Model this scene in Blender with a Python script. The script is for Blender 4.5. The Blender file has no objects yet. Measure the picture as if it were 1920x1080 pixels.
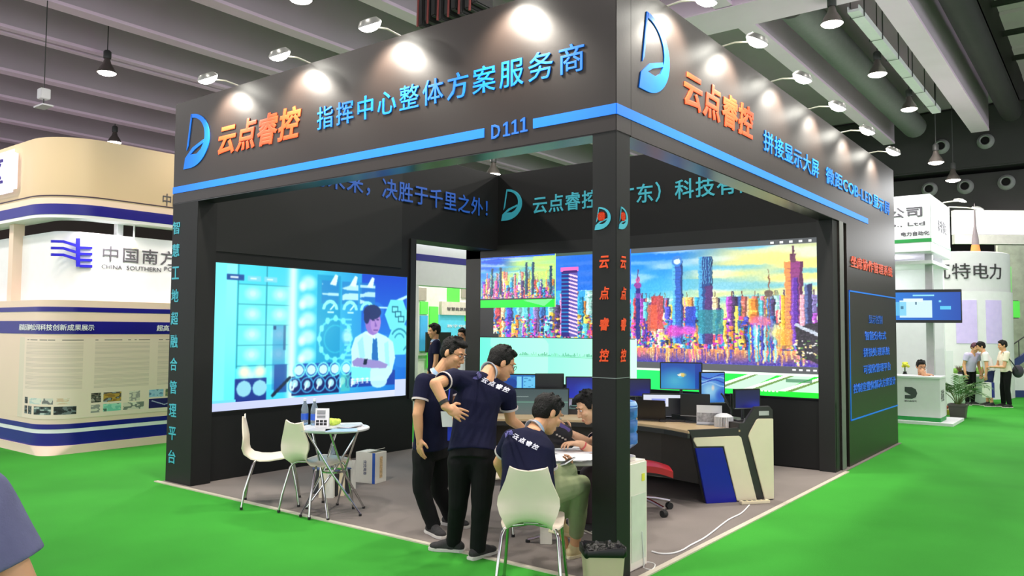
import bpy, bmesh, math, random
import numpy as np
from mathutils import Vector, Matrix

random.seed(7); rng = np.random.default_rng(11)
S = bpy.context.scene; COL = S.collection
V = Vector
def srgb(c, k=255.0):
    return tuple(((x/k)/12.92 if x/k <= 0.04045 else ((x/k+0.055)/1.055)**2.4) for x in c[:3])

# ---------------------------------------------------------------- camera
F_PX = 1488.9
CAM = V((2.574, -4.496, 1.614))
cR = V((0.79581381, 0.60550267, 0.00684801)); cU = V((0.02605509, -0.04553833, 0.99862275)); cF = V((-0.60498058, 0.79453935, 0.05201646))
cam_data = bpy.data.cameras.new('camera'); cam = bpy.data.objects.new('camera', cam_data); COL.objects.link(cam)
M = Matrix.Identity(4)
for i in range(3):
    M[i][0], M[i][1], M[i][2], M[i][3] = cR[i], cU[i], -cF[i], CAM[i]
cam.matrix_world = M
cam_data.sensor_width = 36.0; cam_data.lens = 36.0*F_PX/1920.0; cam_data.clip_end = 200
S.camera = cam
def W(px, py, d):            # a point seen at this spot of the photograph, d metres along the view axis
    return CAM + (cF + cR*((px-960)/F_PX) + cU*((540-py)/F_PX))*d
def G(px, py, z=0.0):        # the point of a level plane seen at this spot
    r = cF + cR*((px-960)/F_PX) + cU*((540-py)/F_PX)
    return CAM + r*((z-CAM.z)/r.z)

# ---------------------------------------------------------------- world, exposure
w = bpy.data.worlds.new('hall_air'); S.world = w; w.use_nodes = True
bg = w.node_tree.nodes['Background']; bg.inputs[0].default_value = (0.93, 0.97, 1.0, 1); bg.inputs[1].default_value = 2.2
S.view_settings.view_transform = 'Standard'; S.view_settings.look = 'None'
S.view_settings.exposure = 0.0; S.view_settings.gamma = 1.0; S.view_settings.use_curve_mapping = False
LAMP_W = 240.0        # ceiling lamps
FLOOD_W = 140.0        # arm floodlights on the fascia

# ---------------------------------------------------------------- materials
MATS = {}
def mat(name, col, rough=0.5, metal=0.0, spec=0.5, var=0.06, vscale=8.0, bump=0.0, bscale=60.0, emit=0.0, alpha=None, trans=0.0, coat=0.0):
    if name in MATS: return MATS[name]
    m = bpy.data.materials.new(name); m.use_nodes = True
    nt = m.node_tree; b = nt.nodes['Principled BSDF']
    c = srgb(col)
    tc = nt.nodes.new('ShaderNodeTexCoord')
    if var > 0:
        n = nt.nodes.new('ShaderNodeTexNoise'); n.inputs['Scale'].default_value = vscale; n.inputs['Detail'].default_value = 3
        nt.links.new(tc.outputs['Object'], n.inputs['Vector'])
        r = nt.nodes.new('ShaderNodeValToRGB')
        r.color_ramp.elements[0].position = 0.3; r.color_ramp.elements[1].position = 0.7
        r.color_ramp.elements[0].color = (*[x*(1-var) for x in c], 1); r.color_ramp.elements[1].color = (*[min(1, x*(1+var)) for x in c], 1)
        nt.links.new(n.outputs['Fac'], r.inputs['Fac']); nt.links.new(r.outputs['Color'], b.inputs['Base Color'])
    else:
        b.inputs['Base Color'].default_value = (*c, 1)
    b.inputs['Roughness'].default_value = rough; b.inputs['Metallic'].default_value = metal
    b.inputs['Specular IOR Level'].default_value = spec
    b.inputs['Coat Weight'].default_value = coat
    if trans: b.inputs['Transmission Weight'].default_value = trans; b.inputs['IOR'].default_value = 1.33
    if emit:
        b.inputs['Emission Color'].default_value = (*c, 1); b.inputs['Emission Strength'].default_value = emit
    if bump:
        n2 = nt.nodes.new('ShaderNodeTexNoise'); n2.inputs['Scale'].default_value = bscale; n2.inputs['Detail'].default_value = 4
        nt.links.new(tc.outputs['Object'], n2.inputs['Vector'])
        bp = nt.nodes.new('ShaderNodeBump'); bp.inputs['Strength'].default_value = bump; bp.inputs['Distance'].default_value = 0.02
        nt.links.new(n2.outputs['Fac'], bp.inputs['Height']); nt.links.new(bp.outputs['Normal'], b.inputs['Normal'])
    MATS[name] = m; return m
def emis(name, col, strength):
    if name in MATS: return MATS[name]
    m = bpy.data.materials.new(name); m.use_nodes = True; nt = m.node_tree; nt.nodes.clear()
    o = nt.nodes.new('ShaderNodeOutputMaterial'); e = nt.nodes.new('ShaderNodeEmission')
    e.inputs[0].default_value = (*srgb(col), 1); e.inputs[1].default_value = strength
    nt.links.new(e.outputs[0], o.inputs[0]); MATS[name] = m; return m
def attr_mat(name, strength=None, rough=0.5):     # colour comes from the picture painted on the mesh
    if name in MATS: return MATS[name]
    m = bpy.data.materials.new(name); m.use_nodes = True; nt = m.node_tree
    b = nt.nodes['Principled BSDF']; a = nt.nodes.new('ShaderNodeAttribute'); a.attribute_name = 'picture'
    if strength is None:
        nt.links.new(a.outputs['Color'], b.inputs['Base Color']); b.inputs['Roughness'].default_value = rough
    else:
        b.inputs['Base Color'].default_value = (0.01, 0.01, 0.012, 1); b.inputs['Roughness'].default_value = 0.35
        nt.links.new(a.outputs['Color'], b.inputs['Emission Color']); b.inputs['Emission Strength'].default_value = strength
    MATS[name] = m; return m

# ---------------------------------------------------------------- mesh builder
def frame(d, up=V((0, 0, 1))):       # right, forward, up with forward = d
    d = V(d).normalized(); up = V(up)
    r = d.cross(up)
    if r.length < 1e-4: r = d.cross(V((0, 1, 0)))
    r.normalize(); u = r.cross(d).normalized()
    return r, d, u
class MB:
    def __init__(s): s.v = []; s.f = []; s.m = []; s.cur = 0
    def add(s, vs, fs):
        o = len(s.v); s.v.extend([V(p) for p in vs])
        for f in fs: s.f.append([i+o for i in f]); s.m.append(s.cur)
        return s
    def box(s, a, b):
        x0, y0, z0 = a; x1, y1, z1 = b
        return s.add([(x0,y0,z0),(x1,y0,z0),(x1,y1,z0),(x0,y1,z0),(x0,y0,z1),(x1,y0,z1),(x1,y1,z1),(x0,y1,z1)],
              [(0,3,2,1),(4,5,6,7),(0,1,5,4),(1,2,6,5),(2,3,7,6),(3,0,4,7)])
    def obox(s, c, ax, size):        # axes ax = (x,y,z unit vectors)
        c = V(c); h = [V(ax[i])*(size[i]/2) for i in range(3)]
        P = [c+h[0]*sx+h[1]*sy+h[2]*sz for sz in (-1,1) for sx,sy in ((-1,-1),(1,-1),(1,1),(-1,1))]
        return s.add(P, [(0,3,2,1),(4,5,6,7),(0,1,5,4),(1,2,6,5),(2,3,7,6),(3,0,4,7)])
    def loft(s, rings, caps=True, closed=False):
        n = len(rings[0]); o = len(s.v)
        for r in rings: s.v.extend([V(p) for p in r])
        k = len(rings)
        for i in range(k if closed else k-1):
            a = o+i*n; b = o+((i+1) % k)*n
            for j in range(n):
                s.f.append([a+j, a+(j+1) % n, b+(j+1) % n, b+j]); s.m.append(s.cur)
        if caps and not closed:
            s.f.append([o+j for j in reversed(range(n))]); s.m.append(s.cur)
            s.f.append([o+(k-1)*n+j for j in range(n)]); s.m.append(s.cur)
        return s
    def cyl(s, p0, p1, r0, r1=None, n=16):
        r1 = r0 if r1 is None else r1; p0 = V(p0); p1 = V(p1)
        r, d, u = frame(p1-p0)
        R = []
        for p, q in ((p0, r0), (p1, r1)):
            R.append([p + r*(math.cos(2*math.pi*j/n)*q) - u*(-math.sin(2*math.pi*j/n)*q) for j in range(n)])
        R = [list(reversed(x)) for x in R]
        return s.loft(R)
    def tube(s, pts, rad, n=8, caps=True):
        pts = [V(p) for p in pts]; R = []; up = None
        for i, p in enumerate(pts):
            d = (pts[min(i+1, len(pts)-1)]-pts[max(i-1, 0)]).normalized()
            if up is None: r, _, u = frame(d)
            else:
                u = (up-d*up.dot(d)); u = u.normalized() if u.length > 1e-6 else frame(d)[2]; r = d.cross(u)
            up = u; q = rad[i] if isinstance(rad, (list, tuple)) else rad
            R.append([p + r*(math.cos(2*math.pi*j/n)*q) - u*(math.sin(2*math.pi*j/n)*q) for j in range(n)])
        return s.loft(R, caps)
    def lathe(s, prof, c=(0,0,0), ax=(0,0,1), n=24, caps=True):   # prof = [(radius, height)]
        r, d, u = frame(ax); c = V(c)
        R = [[c + d*h + r*(math.cos(2*math.pi*j/n)*q) - u*(math.sin(2*math.pi*j/n)*q) for j in range(n)] for q, h in prof]
        return s.loft(R, caps)
    def ell(s, c, rad, ax=None, nu=16, nv=10):
        c = V(c); ax = ax or (V((1,0,0)), V((0,1,0)), V((0,0,1)))
        R = []
        for i in range(1, nv):
            t = math.pi*i/nv
            R.append([c + ax[0]*(rad[0]*math.sin(t)*math.cos(2*math.pi*j/nu)) + ax[1]*(rad[1]*math.sin(t)*math.sin(2*math.pi*j/nu)) - ax[2]*(rad[2]*math.cos(t)) for j in range(nu)])
        o = len(s.v); s.loft(R, caps=False)
        b = len(s.v); s.v.extend([c-ax[2]*rad[2], c+ax[2]*rad[2]])
        for j in range(nu):
            s.f.append([o+(j+1) % nu, o+j, b]); s.m.append(s.cur)
            q = o+(nv-2)*nu; s.f.append([q+j, q+(j+1) % nu, b+1]); s.m.append(s.cur)
        return s
    def cap(s, p0, p1, r0, r1=None, n=14):      # tapered capsule
        r1 = r0 if r1 is None else r1; p0 = V(p0); p1 = V(p1); L = (p1-p0).length
        if L < 1e-5: return s.ell(p0, (r0,)*3)
        r, d, u = frame(p1-p0); R = []
        for p, q, sg in ((p0, r0, -1), (p1, r1, 1)):
            angs = [15, 40, 65, 90] if sg < 0 else [90, 65, 40, 15]
            for a in angs:
                a = math.radians(a); qq = q*math.sin(a); off = sg*q*math.cos(a)
                R.append([p + d*off + r*(math.cos(2*math.pi*j/n)*qq) - u*(math.sin(2*math.pi*j/n)*qq) for j in range(n)])
        return s.loft(R)
    def prism(s, poly, o, ex, ey, ez, t):   # 2-D outline (x,y) in the plane ex,ey at o, thickness t along ez
        o = V(o); ex = V(ex); ey = V(ey); ez = V(ez)
        A = [o+ex*x+ey*y for x, y in poly]; B = [p+ez*t for p in A]; n = len(A)
        k = len(s.v); s.v.extend(A+B)
        s.f.append([k+i for i in reversed(range(n))]); s.f.append([k+n+i for i in range(n)]); s.m += [s.cur]*2
        for i in range(n):
            j = (i+1) % n; s.f.append([k+i, k+j, k+n+j, k+n+i]); s.m.append(s.cur)
        return s
    def build(s, name, mats, parent=None, smooth=False, bevel=0.0, world=False, angle=40):
        me = bpy.data.meshes.new(name)
        off = V((0,0,0))
        if parent is not None and world:
            q = parent
            while q is not None: off = off + q.location; q = q.parent
        me.from_pydata([tuple(p-off) for p in s.v], [], s.f)
        mats = mats if isinstance(mats, (list, tuple)) else [mats]
        for m in mats: me.materials.append(m)
        if len(mats) > 1: me.polygons.foreach_set('material_index', s.m)
        bm = bmesh.new(); bm.from_mesh(me); bmesh.ops.recalc_face_normals(bm, faces=bm.faces)
        if bevel > 0:
            ed = [e for e in bm.edges if len(e.link_faces) == 2 and e.calc_face_angle(0) > math.radians(50)]
            bmesh.ops.bevel(bm, geom=ed, offset=bevel, segments=2, affect='EDGES', clamp_overlap=True)
        if smooth:
            for f in bm.faces: f.smooth = True
            for e in bm.edges:
                if len(e.link_faces) == 2 and e.calc_face_angle(0) > math.radians(angle): e.smooth = False
        bm.to_mesh(me); bm.free()
        ob = bpy.data.objects.new(name, me); COL.objects.link(ob)
        if parent is not None: ob.parent = parent
        return ob
def thing(name, label, cat, loc=(0,0,0), group=None, rz=0.0):
    o = bpy.data.objects.new(name, None); COL.objects.link(o); o.empty_display_size = 0.1
    o.location = loc; o.rotation_euler = (0, 0, rz); o['label'] = label; o['category'] = cat
    if group: o['group'] = group
    return o
def tag(o, label, cat, group=None, kind=None):
    if label: o['label'] = label
    if cat: o['category'] = cat
    if group: o['group'] = group
    if kind: o['kind'] = kind
    return o
def struct(o): o['kind'] = 'structure'; return o
def dup(o, loc=None, rz=None, label=None, parent=None, group=None):
    c = o.copy(); COL.objects.link(c)
    if parent is not None: c.parent = parent
    if loc is not None: c.location = loc
    if rz is not None: c.rotation_euler = (0, 0, rz)
    if label: c['label'] = label
    if group: c['group'] = group
    for ch in list(o.children): dup(ch, parent=c)
    return c

# ---------------------------------------------------------------- lettering
def text_mesh(body, bold=0.0, ext=0.06, shear=0.0, spacing=1.0, line=1.0, align='LEFT'):
    cu = bpy.data.curves.new('lettering', 'FONT'); cu.body = body; cu.size = 1.0; cu.bevel_depth = bold; cu.bevel_resolution = 0
    cu.shear = shear; cu.space_character = spacing; cu.space_line = line; cu.align_x = align
    cu.resolution_u = 2; cu.extrude = ext
    ob = bpy.data.objects.new('lettering', cu); COL.objects.link(ob)
    dg = bpy.context.evaluated_depsgraph_get(); dg.update()
    me = bpy.data.meshes.new_from_object(ob.evaluated_get(dg))
    vs = [v.co.copy() for v in me.vertices]; fs = [list(p.vertices) for p in me.polygons]
    bpy.data.objects.remove(ob); bpy.data.curves.remove(cu); bpy.data.meshes.remove(me)
    return vs, fs
def lettering(name, body, m, parent, o, ex, ey, w, h, t=0.008, world=True, label=None, **kw):
    """Raised letters: lower left corner o, along ex, up ey, filling w by h."""
    vs, fs = text_mesh(body, **kw)
    o = V(o); ex = V(ex); ey = V(ey); ez = ex.cross(ey)
    x0 = min(p.x for p in vs); x1 = max(p.x for p in vs); y0 = min(p.y for p in vs); y1 = max(p.y for p in vs)
    z0 = min(p.z for p in vs); z1 = max(p.z for p in vs)
    if h is None: h = w*(y1-y0)/(x1-x0)
    if w is None: w = h*(x1-x0)/(y1-y0)
    mb = MB(); mb.add([o + ex*((p.x-x0)/(x1-x0)*w) + ey*((p.y-y0)/(y1-y0)*h) + ez*((p.z-z0)/max(z1-z0, 1e-6)*t) for p in vs], fs)
    ob = mb.build(name, m, parent, world=world)
    if label: ob['label'] = label
    return ob

# ---------------------------------------------------------------- painted pictures (screens, posters)
class Canvas:
    def __init__(s, w, h, col=(0,0,0)):
        s.w, s.h = w, h; s.a = np.zeros((h, w, 3)); s.a[:] = col
        s.Y, s.X = np.mgrid[0:h, 0:w]; s.U = (s.X+.5)/w; s.Vv = (s.Y+.5)/h; s.asp = w/h
    def put(s, mask, col, al=1.0):
        col = np.array(col, float)
        k = (mask*al)[..., None]; s.a = s.a*(1-k)+col*k
    def rect(s, x0, y0, x1, y1, col, al=1.0): s.put(((s.U>=x0)&(s.U<x1)&(s.Vv>=y0)&(s.Vv<y1)).astype(float), col, al)
    def ellipse(s, cx, cy, rx, ry, col, al=1.0, soft=0.0):
        q = np.sqrt(((s.U-cx)/rx)**2+((s.Vv-cy)/ry)**2)
        s.put(np.clip((1-q)/soft, 0, 1) if soft > 0 else (q<1).astype(float), col, al)
    def ring(s, cx, cy, r, th, col, al=1.0, a0=-400, a1=400):
        dx = (s.U-cx)*s.asp; dy = s.Vv-cy; q = np.hypot(dx, dy); an = np.degrees(np.arctan2(-dy, dx))
        s.put(((abs(q-r)<th)&(an>=a0)&(an<=a1)).astype(float), col, al)
    def line(s, x0, y0, x1, y1, th, col, al=1.0):
        ax, ay, bx, by = x0*s.asp, y0, x1*s.asp, y1; dx, dy = bx-ax, by-ay; L = dx*dx+dy*dy+1e-12
        t = np.clip(((s.U*s.asp-ax)*dx+(s.Vv-ay)*dy)/L, 0, 1)
        s.put((np.hypot(s.U*s.asp-ax-t*dx, s.Vv-ay-t*dy)<th).astype(float), col, al)
    def poly(s, pts, col, al=1.0):
        ins = np.zeros((s.h, s.w), bool); n = len(pts); j = n-1
        for i in range(n):
            xi, yi = pts[i]; xj, yj = pts[j]
            ins ^= ((yi>s.Vv)!=(yj>s.Vv)) & (s.U < (xj-xi)*(s.Vv-yi)/((yj-yi) if yj != yi else 1e-9)+xi); j = i
        s.put(ins.astype(float), col, al)
    def grad(s, c0, c1, axis='v', x0=0, y0=0, x1=1, y1=1, al=1.0):
        t = np.clip((s.Vv-y0)/(y1-y0) if axis == 'v' else (s.U-x0)/(x1-x0), 0, 1)[..., None]
        m = ((s.U>=x0)&(s.U<x1)&(s.Vv>=y0)&(s.Vv<y1)).astype(float)[..., None]*al
        s.a = s.a*(1-m)+(np.array(c0, float)*(1-t)+np.array(c1, float)*t)*m
    def noise(s, fx, fy, seed=0):
        g = np.random.default_rng(seed).random((fy+2, fx+2))
        x = s.U*fx; y = s.Vv*fy; xi = x.astype(int); yi = y.astype(int); tx = x-xi; ty = y-yi
        tx = tx*tx*(3-2*tx); ty = ty*ty*(3-2*ty)
        return (g[yi, xi]*(1-tx)+g[yi, xi+1]*tx)*(1-ty)+(g[yi+1, xi]*(1-tx)+g[yi+1, xi+1]*tx)*ty
    def paste(s, c, x0, y0, x1, y1):
        m = (s.U>=x0)&(s.U<x1)&(s.Vv>=y0)&(s.Vv<y1)
        ix = np.clip(((s.U-x0)/(x1-x0)*c.w).astype(int), 0, c.w-1); iy = np.clip(((s.Vv-y0)/(y1-y0)*c.h).astype(int), 0, c.h-1)
        s.a[m] = c.a[iy[m], ix[m]]
def picture(name, c, m, parent, o, ex, ey, w, h, world=True):
    """A flat picture: lower left corner o; one small face per dot of the canvas."""
    o = np.array(o, float); ex = np.array(ex, float); ey = np.array(ey, float)
    if parent is not None and world:
        q = parent
        while q is not None: o = o-np.array(q.location); q = q.parent
    nx, ny = c.w+1, c.h+1
    uu, vv = np.meshgrid(np.linspace(0, w, nx), np.linspace(0, h, ny))
    P = (o+uu[..., None]*ex+vv[..., None]*ey).reshape(-1, 3)
    i = np.arange(c.h)[:, None]*nx+np.arange(c.w)[None, :]
    Fq = np.stack([i, i+1, i+1+nx, i+nx], -1).reshape(-1, 4)
    me = bpy.data.meshes.new(name)
    me.vertices.add(len(P)); me.vertices.foreach_set('co', P.ravel().astype(np.float32))
    me.loops.add(Fq.size); me.loops.foreach_set('vertex_index', Fq.ravel().astype(np.int32))
    me.polygons.add(len(Fq)); me.polygons.foreach_set('loop_start', np.arange(0, Fq.size, 4, dtype=np.int32))
    me.update(calc_edges=True)
    a = np.clip(c.a[::-1]/255.0, 0, 1); a = np.where(a <= 0.04045, a/12.92, ((a+0.055)/1.055)**2.4)
    at = me.color_attributes.new('picture', 'FLOAT_COLOR', 'CORNER')
    q = np.ones((c.h*c.w, 4, 4), np.float32); q[:, :, :3] = a.reshape(-1, 1, 3)
    at.data.foreach_set('color', q.ravel())
    me.materials.append(m)
    ob = bpy.data.objects.new(name, me); COL.objects.link(ob)
    if parent is not None: ob.parent = parent
    return ob
X = V((1,0,0)); Y = V((0,1,0)); Z = V((0,0,1))
# ================================================================ hall shell
m_green = mat('green_carpet', (58, 152, 50), 0.9, spec=0.15, var=0.10, vscale=0.9, bump=0.25, bscale=180)
m_grey = mat('grey_carpet', (128, 120, 116), 0.9, spec=0.15, var=0.07, vscale=1.5, bump=0.25, bscale=160)
m_alu = mat('aluminium_edge', (205, 195, 178), 0.45, var=0.05)
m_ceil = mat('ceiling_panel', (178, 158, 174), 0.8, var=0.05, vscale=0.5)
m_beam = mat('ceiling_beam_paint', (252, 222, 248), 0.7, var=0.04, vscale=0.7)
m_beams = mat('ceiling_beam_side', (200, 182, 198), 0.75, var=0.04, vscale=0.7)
m_dark = mat('duct_dark', (52, 50, 50), 0.7, var=0.1, vscale=1.0)
m_blk = mat('black_laminate', (34, 26, 22), 0.40, spec=0.55, var=0.05, vscale=3, bump=0.02, bscale=25)
m_blk2 = mat('black_board', (19, 19, 19), 0.55, spec=0.35, var=0.07, vscale=2.5)
m_blk3 = mat('black_board_satin', (32, 32, 32), 0.5, spec=0.4, var=0.07, vscale=2.5)
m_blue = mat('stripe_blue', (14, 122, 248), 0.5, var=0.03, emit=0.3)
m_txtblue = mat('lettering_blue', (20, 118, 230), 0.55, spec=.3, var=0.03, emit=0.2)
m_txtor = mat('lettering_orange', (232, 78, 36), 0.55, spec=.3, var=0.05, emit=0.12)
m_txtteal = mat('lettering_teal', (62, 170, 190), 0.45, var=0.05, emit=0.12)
m_txtdim = mat('lettering_deep_blue', (36, 92, 190), 0.5, var=0.05)
m_white = mat('white_paint', (232, 232, 234), 0.5, var=0.02)
m_chrome = mat('chrome', (205, 205, 205), 0.16, metal=1.0, var=0.02)

f = MB().box((-34, -24, -0.2), (20, 45, -0.006)).build('floor', mat('hall_floor', (150, 148, 145), 0.6)); struct(f)
f = MB().box((-14, -5.6, -0.1), (6.5, 26, 0.0)).build('floor_carpet', m_green); struct(f)
f = MB().box((-5.42, -0.04, -0.05), (0.04, 8.2, 0.006)).build('booth_floor', m_grey); struct(f)
e = MB().box((-5.46, -0.085, -0.02), (0.085, -0.04, 0.010)).build('trim_1', m_alu); struct(e)
e = MB().box((0.04, -0.04, -0.02), (0.085, 5.2, 0.010)).build('trim_2', m_alu); struct(e)

# ceiling: slab with a roof light over the aisle to the right, beams along y, one cross beam
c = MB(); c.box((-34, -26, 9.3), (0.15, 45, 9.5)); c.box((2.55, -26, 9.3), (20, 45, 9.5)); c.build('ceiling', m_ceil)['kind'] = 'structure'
m_roof = mat('roof_light_panel', (176, 180, 164), 0.7, var=0.12, vscale=0.6, emit=0.22)
c = MB()
for i in range(26):
    y = 1+i*1.7
    c.box((0.15, y, 10.6+0.05*(i % 2)), (2.55, y+1.55, 10.7+0.05*(i % 2)))
c.build('ceiling_roof_light', m_roof)['kind'] = 'structure'
c = MB().box((0.15, -26, 10.9), (2.55, 45, 11.0)).box((0.05, -26, 9.3), (0.15, 45, 11)).box((2.55, -26, 9.3), (2.65, 45, 11)).build('ceiling_roof_well', m_dark); struct(c)
m_grid = mat('roof_bar', (70, 72, 66), 0.6)
for i in range(9):
    struct(MB().box((0.15, 4.0+i*2.6, 10.25), (2.55, 4.10+i*2.6, 10.4)).build('roof_light_bar', m_grid))
m_sky_box = mat('roof_box', (118, 124, 104), 0.7)
struct(MB().box((0.9, 13.2, 10.0), (2.1, 15.6, 10.5)).build('roof_light_box', m_sky_box))
struct(MB().box((1.2, 21.5, 10.0), (2.2, 22.6, 10.3)).build('roof_light_box', mat('roof_box_pale', (190, 205, 190), 0.6)))
for x in (-30.6, -27.9, -25.0, -22.2, -19.6, -14.15, -11.5, -8.85, -6.15, -3.45):
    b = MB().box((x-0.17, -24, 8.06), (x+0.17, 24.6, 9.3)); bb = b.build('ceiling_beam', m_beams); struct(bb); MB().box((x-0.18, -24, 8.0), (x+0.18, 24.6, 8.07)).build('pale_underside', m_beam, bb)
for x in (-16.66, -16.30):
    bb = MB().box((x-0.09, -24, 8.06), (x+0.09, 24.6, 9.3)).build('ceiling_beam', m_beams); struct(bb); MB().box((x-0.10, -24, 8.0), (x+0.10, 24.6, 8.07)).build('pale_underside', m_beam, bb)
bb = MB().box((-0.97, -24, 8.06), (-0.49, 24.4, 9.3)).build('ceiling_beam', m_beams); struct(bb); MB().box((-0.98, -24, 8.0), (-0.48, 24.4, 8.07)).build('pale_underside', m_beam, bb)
for x in (3.3, 6.0, 8.7, 11.4, 14.1):
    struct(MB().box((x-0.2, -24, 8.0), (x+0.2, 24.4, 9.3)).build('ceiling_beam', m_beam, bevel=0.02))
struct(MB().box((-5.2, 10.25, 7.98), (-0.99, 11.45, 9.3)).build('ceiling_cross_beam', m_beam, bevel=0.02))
# dark pipe along the roof light
p = MB().tube([(0.12, -8, 8.5), (0.12, 8, 8.5), (0.12, 24.4, 8.5)], 0.30, 16).build('air_pipe', m_dark, smooth=True)
tag(p, 'dark air pipe running along the roof light beside the pale ceiling beam', 'pipe')
p = MB().tube([(2.45, -8, 8.6), (2.45, 8, 8.6), (2.45, 24.4, 8.6)], 0.26, 16).build('air_pipe', m_dark, smooth=True)
tag(p, 'dark air pipe along the far right edge of the roof light', 'pipe')
# hall walls far away
m_wall = mat('hall_wall', (58, 56, 55), 0.8, var=0.08, vscale=0.3)
m_wall2 = mat('hall_wall_left', (78, 70, 66), 0.8, var=0.08, vscale=0.3)
struct(MB().box((-34, 44.6, 0), (20, 45, 9.3)).build('wall_back', m_wall))
struct(MB().box((-34.3, -9, 0), (-34, 45, 9.3)).build('wall_left', m_wall2))
# white stands across the right aisle, outside the picture, mirrored in the side fascia
for i, (y0, y1, h) in enumerate(((1.0, 5.5, 3.2), (6.5, 11.5, 4.2), (12.5, 18, 3.6), (19, 25, 4.0), (26, 33, 3.8), (34, 43, 4.2))):
    struct(MB().box((7.2, y0, 0), (7.5, y1, h)).build('wall_opposite_stand', m_white))
# duct fascia with round jet nozzles
d = MB().box((-16, 26.0, 7.15), (20, 27.6, 9.25)).build('air_duct', m_dark, bevel=0.05)
tag(d, 'upper long dark air duct crossing the far end of the hall', 'air duct')
d = MB().box((-16, 26.25, 5.6), (20, 27.6, 7.0)).build('air_duct', m_dark, bevel=0.05)
tag(d, 'lower long dark air duct crossing the far end of the hall', 'air duct')
m_noz = mat('nozzle_grey', (150, 150, 150), 0.5); m_hole = mat('nozzle_hole', (12, 12, 12), 0.8)
noz = [(1765, 275, 26.0, 'grey ring nozzle on the upper duct, left one of two'),
       (1848, 265, 26.0, 'grey ring nozzle on the upper duct, rightmost of all'),
       (1887, 342, 26.25, 'grey ring nozzle on the lower duct, farthest right'),
       (1810, 350, 26.25, 'grey ring nozzle on the lower duct, lit warm beside a small ceiling lamp'),
       (1743, 355, 26.25, 'grey ring nozzle on the lower duct, just above the white booth roof')]
for px, py, yy, lb in noz:
    r = cF + cR*((px-960)/F_PX) + cU*((540-py)/F_PX); q = CAM + r*((yy-CAM.y)/r.y)
    t = thing('duct_nozzle', lb, 'air nozzle', q, 'duct nozzles')
    MB().lathe([(0.13, 0.16), (0.16, 0.20), (0.24, 0.10), (0.26, 0.0), (0.24, -0.02), (0.13, 0.0)], (0, 0, 0), (0, -1, 0), 28, caps=False).build('nozzle_ring', m_noz, t, smooth=True)
    MB().lathe([(0.001, 0.02), (0.14, 0.02)], (0, 0, 0), (0, -1, 0), 24, caps=False).build('nozzle_mouth', m_hole, t)

# ---------------------------------------------------------------- hall lamps (high bays)
m_bell = mat('lamp_bell', (120, 112, 108), 0.35, metal=0.6); m_rod = mat('lamp_rod', (60, 60, 60), 0.5)
m_glow = emis('lamp_glow', (255, 246, 232), 14.0)
def bay_lamp(loc, label, top=9.3, r=0.21, power=None, group='high bay lamps under the ceiling'):
    t = thing('high_bay_lamp', label, 'ceiling lamp', loc, group)
    MB().lathe([(0.05, 0.36), (0.07, 0.30), (0.09, 0.22), (r*0.75, 0.12), (r, 0.0), (r*0.97, 0.0), (r*0.7, 0.11), (0.07, 0.2)], (0,0,0), (0,0,1), 24, caps=False).build('bell_reflector', m_bell, t, smooth=True)
    MB().lathe([(0.08, 0.34), (0.085, 0.36), (0.085, 0.50), (0.06, 0.53)], (0,0,0), (0,0,1), 16).build('gear_box', m_rod, t, smooth=True)
    MB().cyl((0, 0, 0.5), (0, 0, top-loc[2]), 0.012, n=8).build('hanging_rod', m_rod, t)
    MB().lathe([(0.001, -0.06), (r*0.5, -0.05), (r*0.85, -0.02), (r*0.97, 0.012)], (0,0,0), (0,0,1), 24, caps=False).build('glowing_lens', m_glow, t, smooth=True)
    L = bpy.data.lights.new('lamp_light', 'AREA'); L.shape = 'DISK'; L.size = 0.5; L.energy = LAMP_W if power is None else power; L.color = (1.0, 0.95, 0.88)
    lo = bpy.data.objects.new('lamp_light', L); COL.objects.link(lo); lo.parent = t; lo.location = (0, 0, -0.09)
    return t
bay_lamp(V((-15.96, 4.24, 7.5)), 'glowing bay lamp under the left ceiling, alone between two light strips')
bay_lamp(V((-22.8, 7.78, 7.5)), 'small glowing bay lamp just above the beige curved booth roof')
bay_lamp(V((-8.94, 4.3, 7.5)), 'bay lamp cut off by the top of the picture, left of the black booth')
bay_lamp(V((-1.62, 11.08, 7.5)), 'large bay lamp with visible bell, nearest of the row right of the booth')
bay_lamp(V((-1.64, 14.8, 7.5)), 'second nearest bay lamp in the row right of the booth')
bay_lamp(V((-1.65, 18.35, 7.5)), 'third bay lamp in the row right of the booth, beside the pale beam')
bay_lamp(W(1755, 305, 22.6), 'fourth bay lamp of the right row, below the upper duct nozzles')
bay_lamp(W(1787, 338, 23.9), 'smallest bay lamp of the right row, left of the warm lit nozzle')
bay_lamp(W(925, 327, 22.5), 'bay lamp seen through the gap between front fascia and inner walls', power=200)
bay_lamp(V((-15.9, 14.0, 7.5)), 'bay lamp hidden behind the black booth on the left', power=LAMP_W)
for x, y in ((-9.0, -3.5), (-1.65, -3.2), (5.6, 1.0), (5.6, 8.0), (5.6, 15.0), (-1.65, 3.8), (-9.0, 11.0), (-16, -3.5)):
    bay_lamp(V((x, y, 7.5)), 'bay lamp of the hall outside the picture', group='bay lamps outside the picture')
# sprinkler-like white box under the left ceiling
t = thing('ceiling_box', 'small white box with a plate hanging under the left ceiling', 'speaker', W(82, 186, 15.5))
MB().box((-0.09, -0.09, 0), (0.09, 0.09, 0.2)).build('box_body', m_white, t, bevel=0.01)
MB().box((-0.2, -0.1, -0.16), (0.2, 0.1, -0.13)).build('lower_plate', m_white, t)
MB().cyl((0, 0, -0.13), (0, 0, 0), 0.012, n=8).cyl((0,0,0.2), (0,0,9.3-t.location.z), 0.01, n=8).build('rod', m_rod, t)
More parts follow.
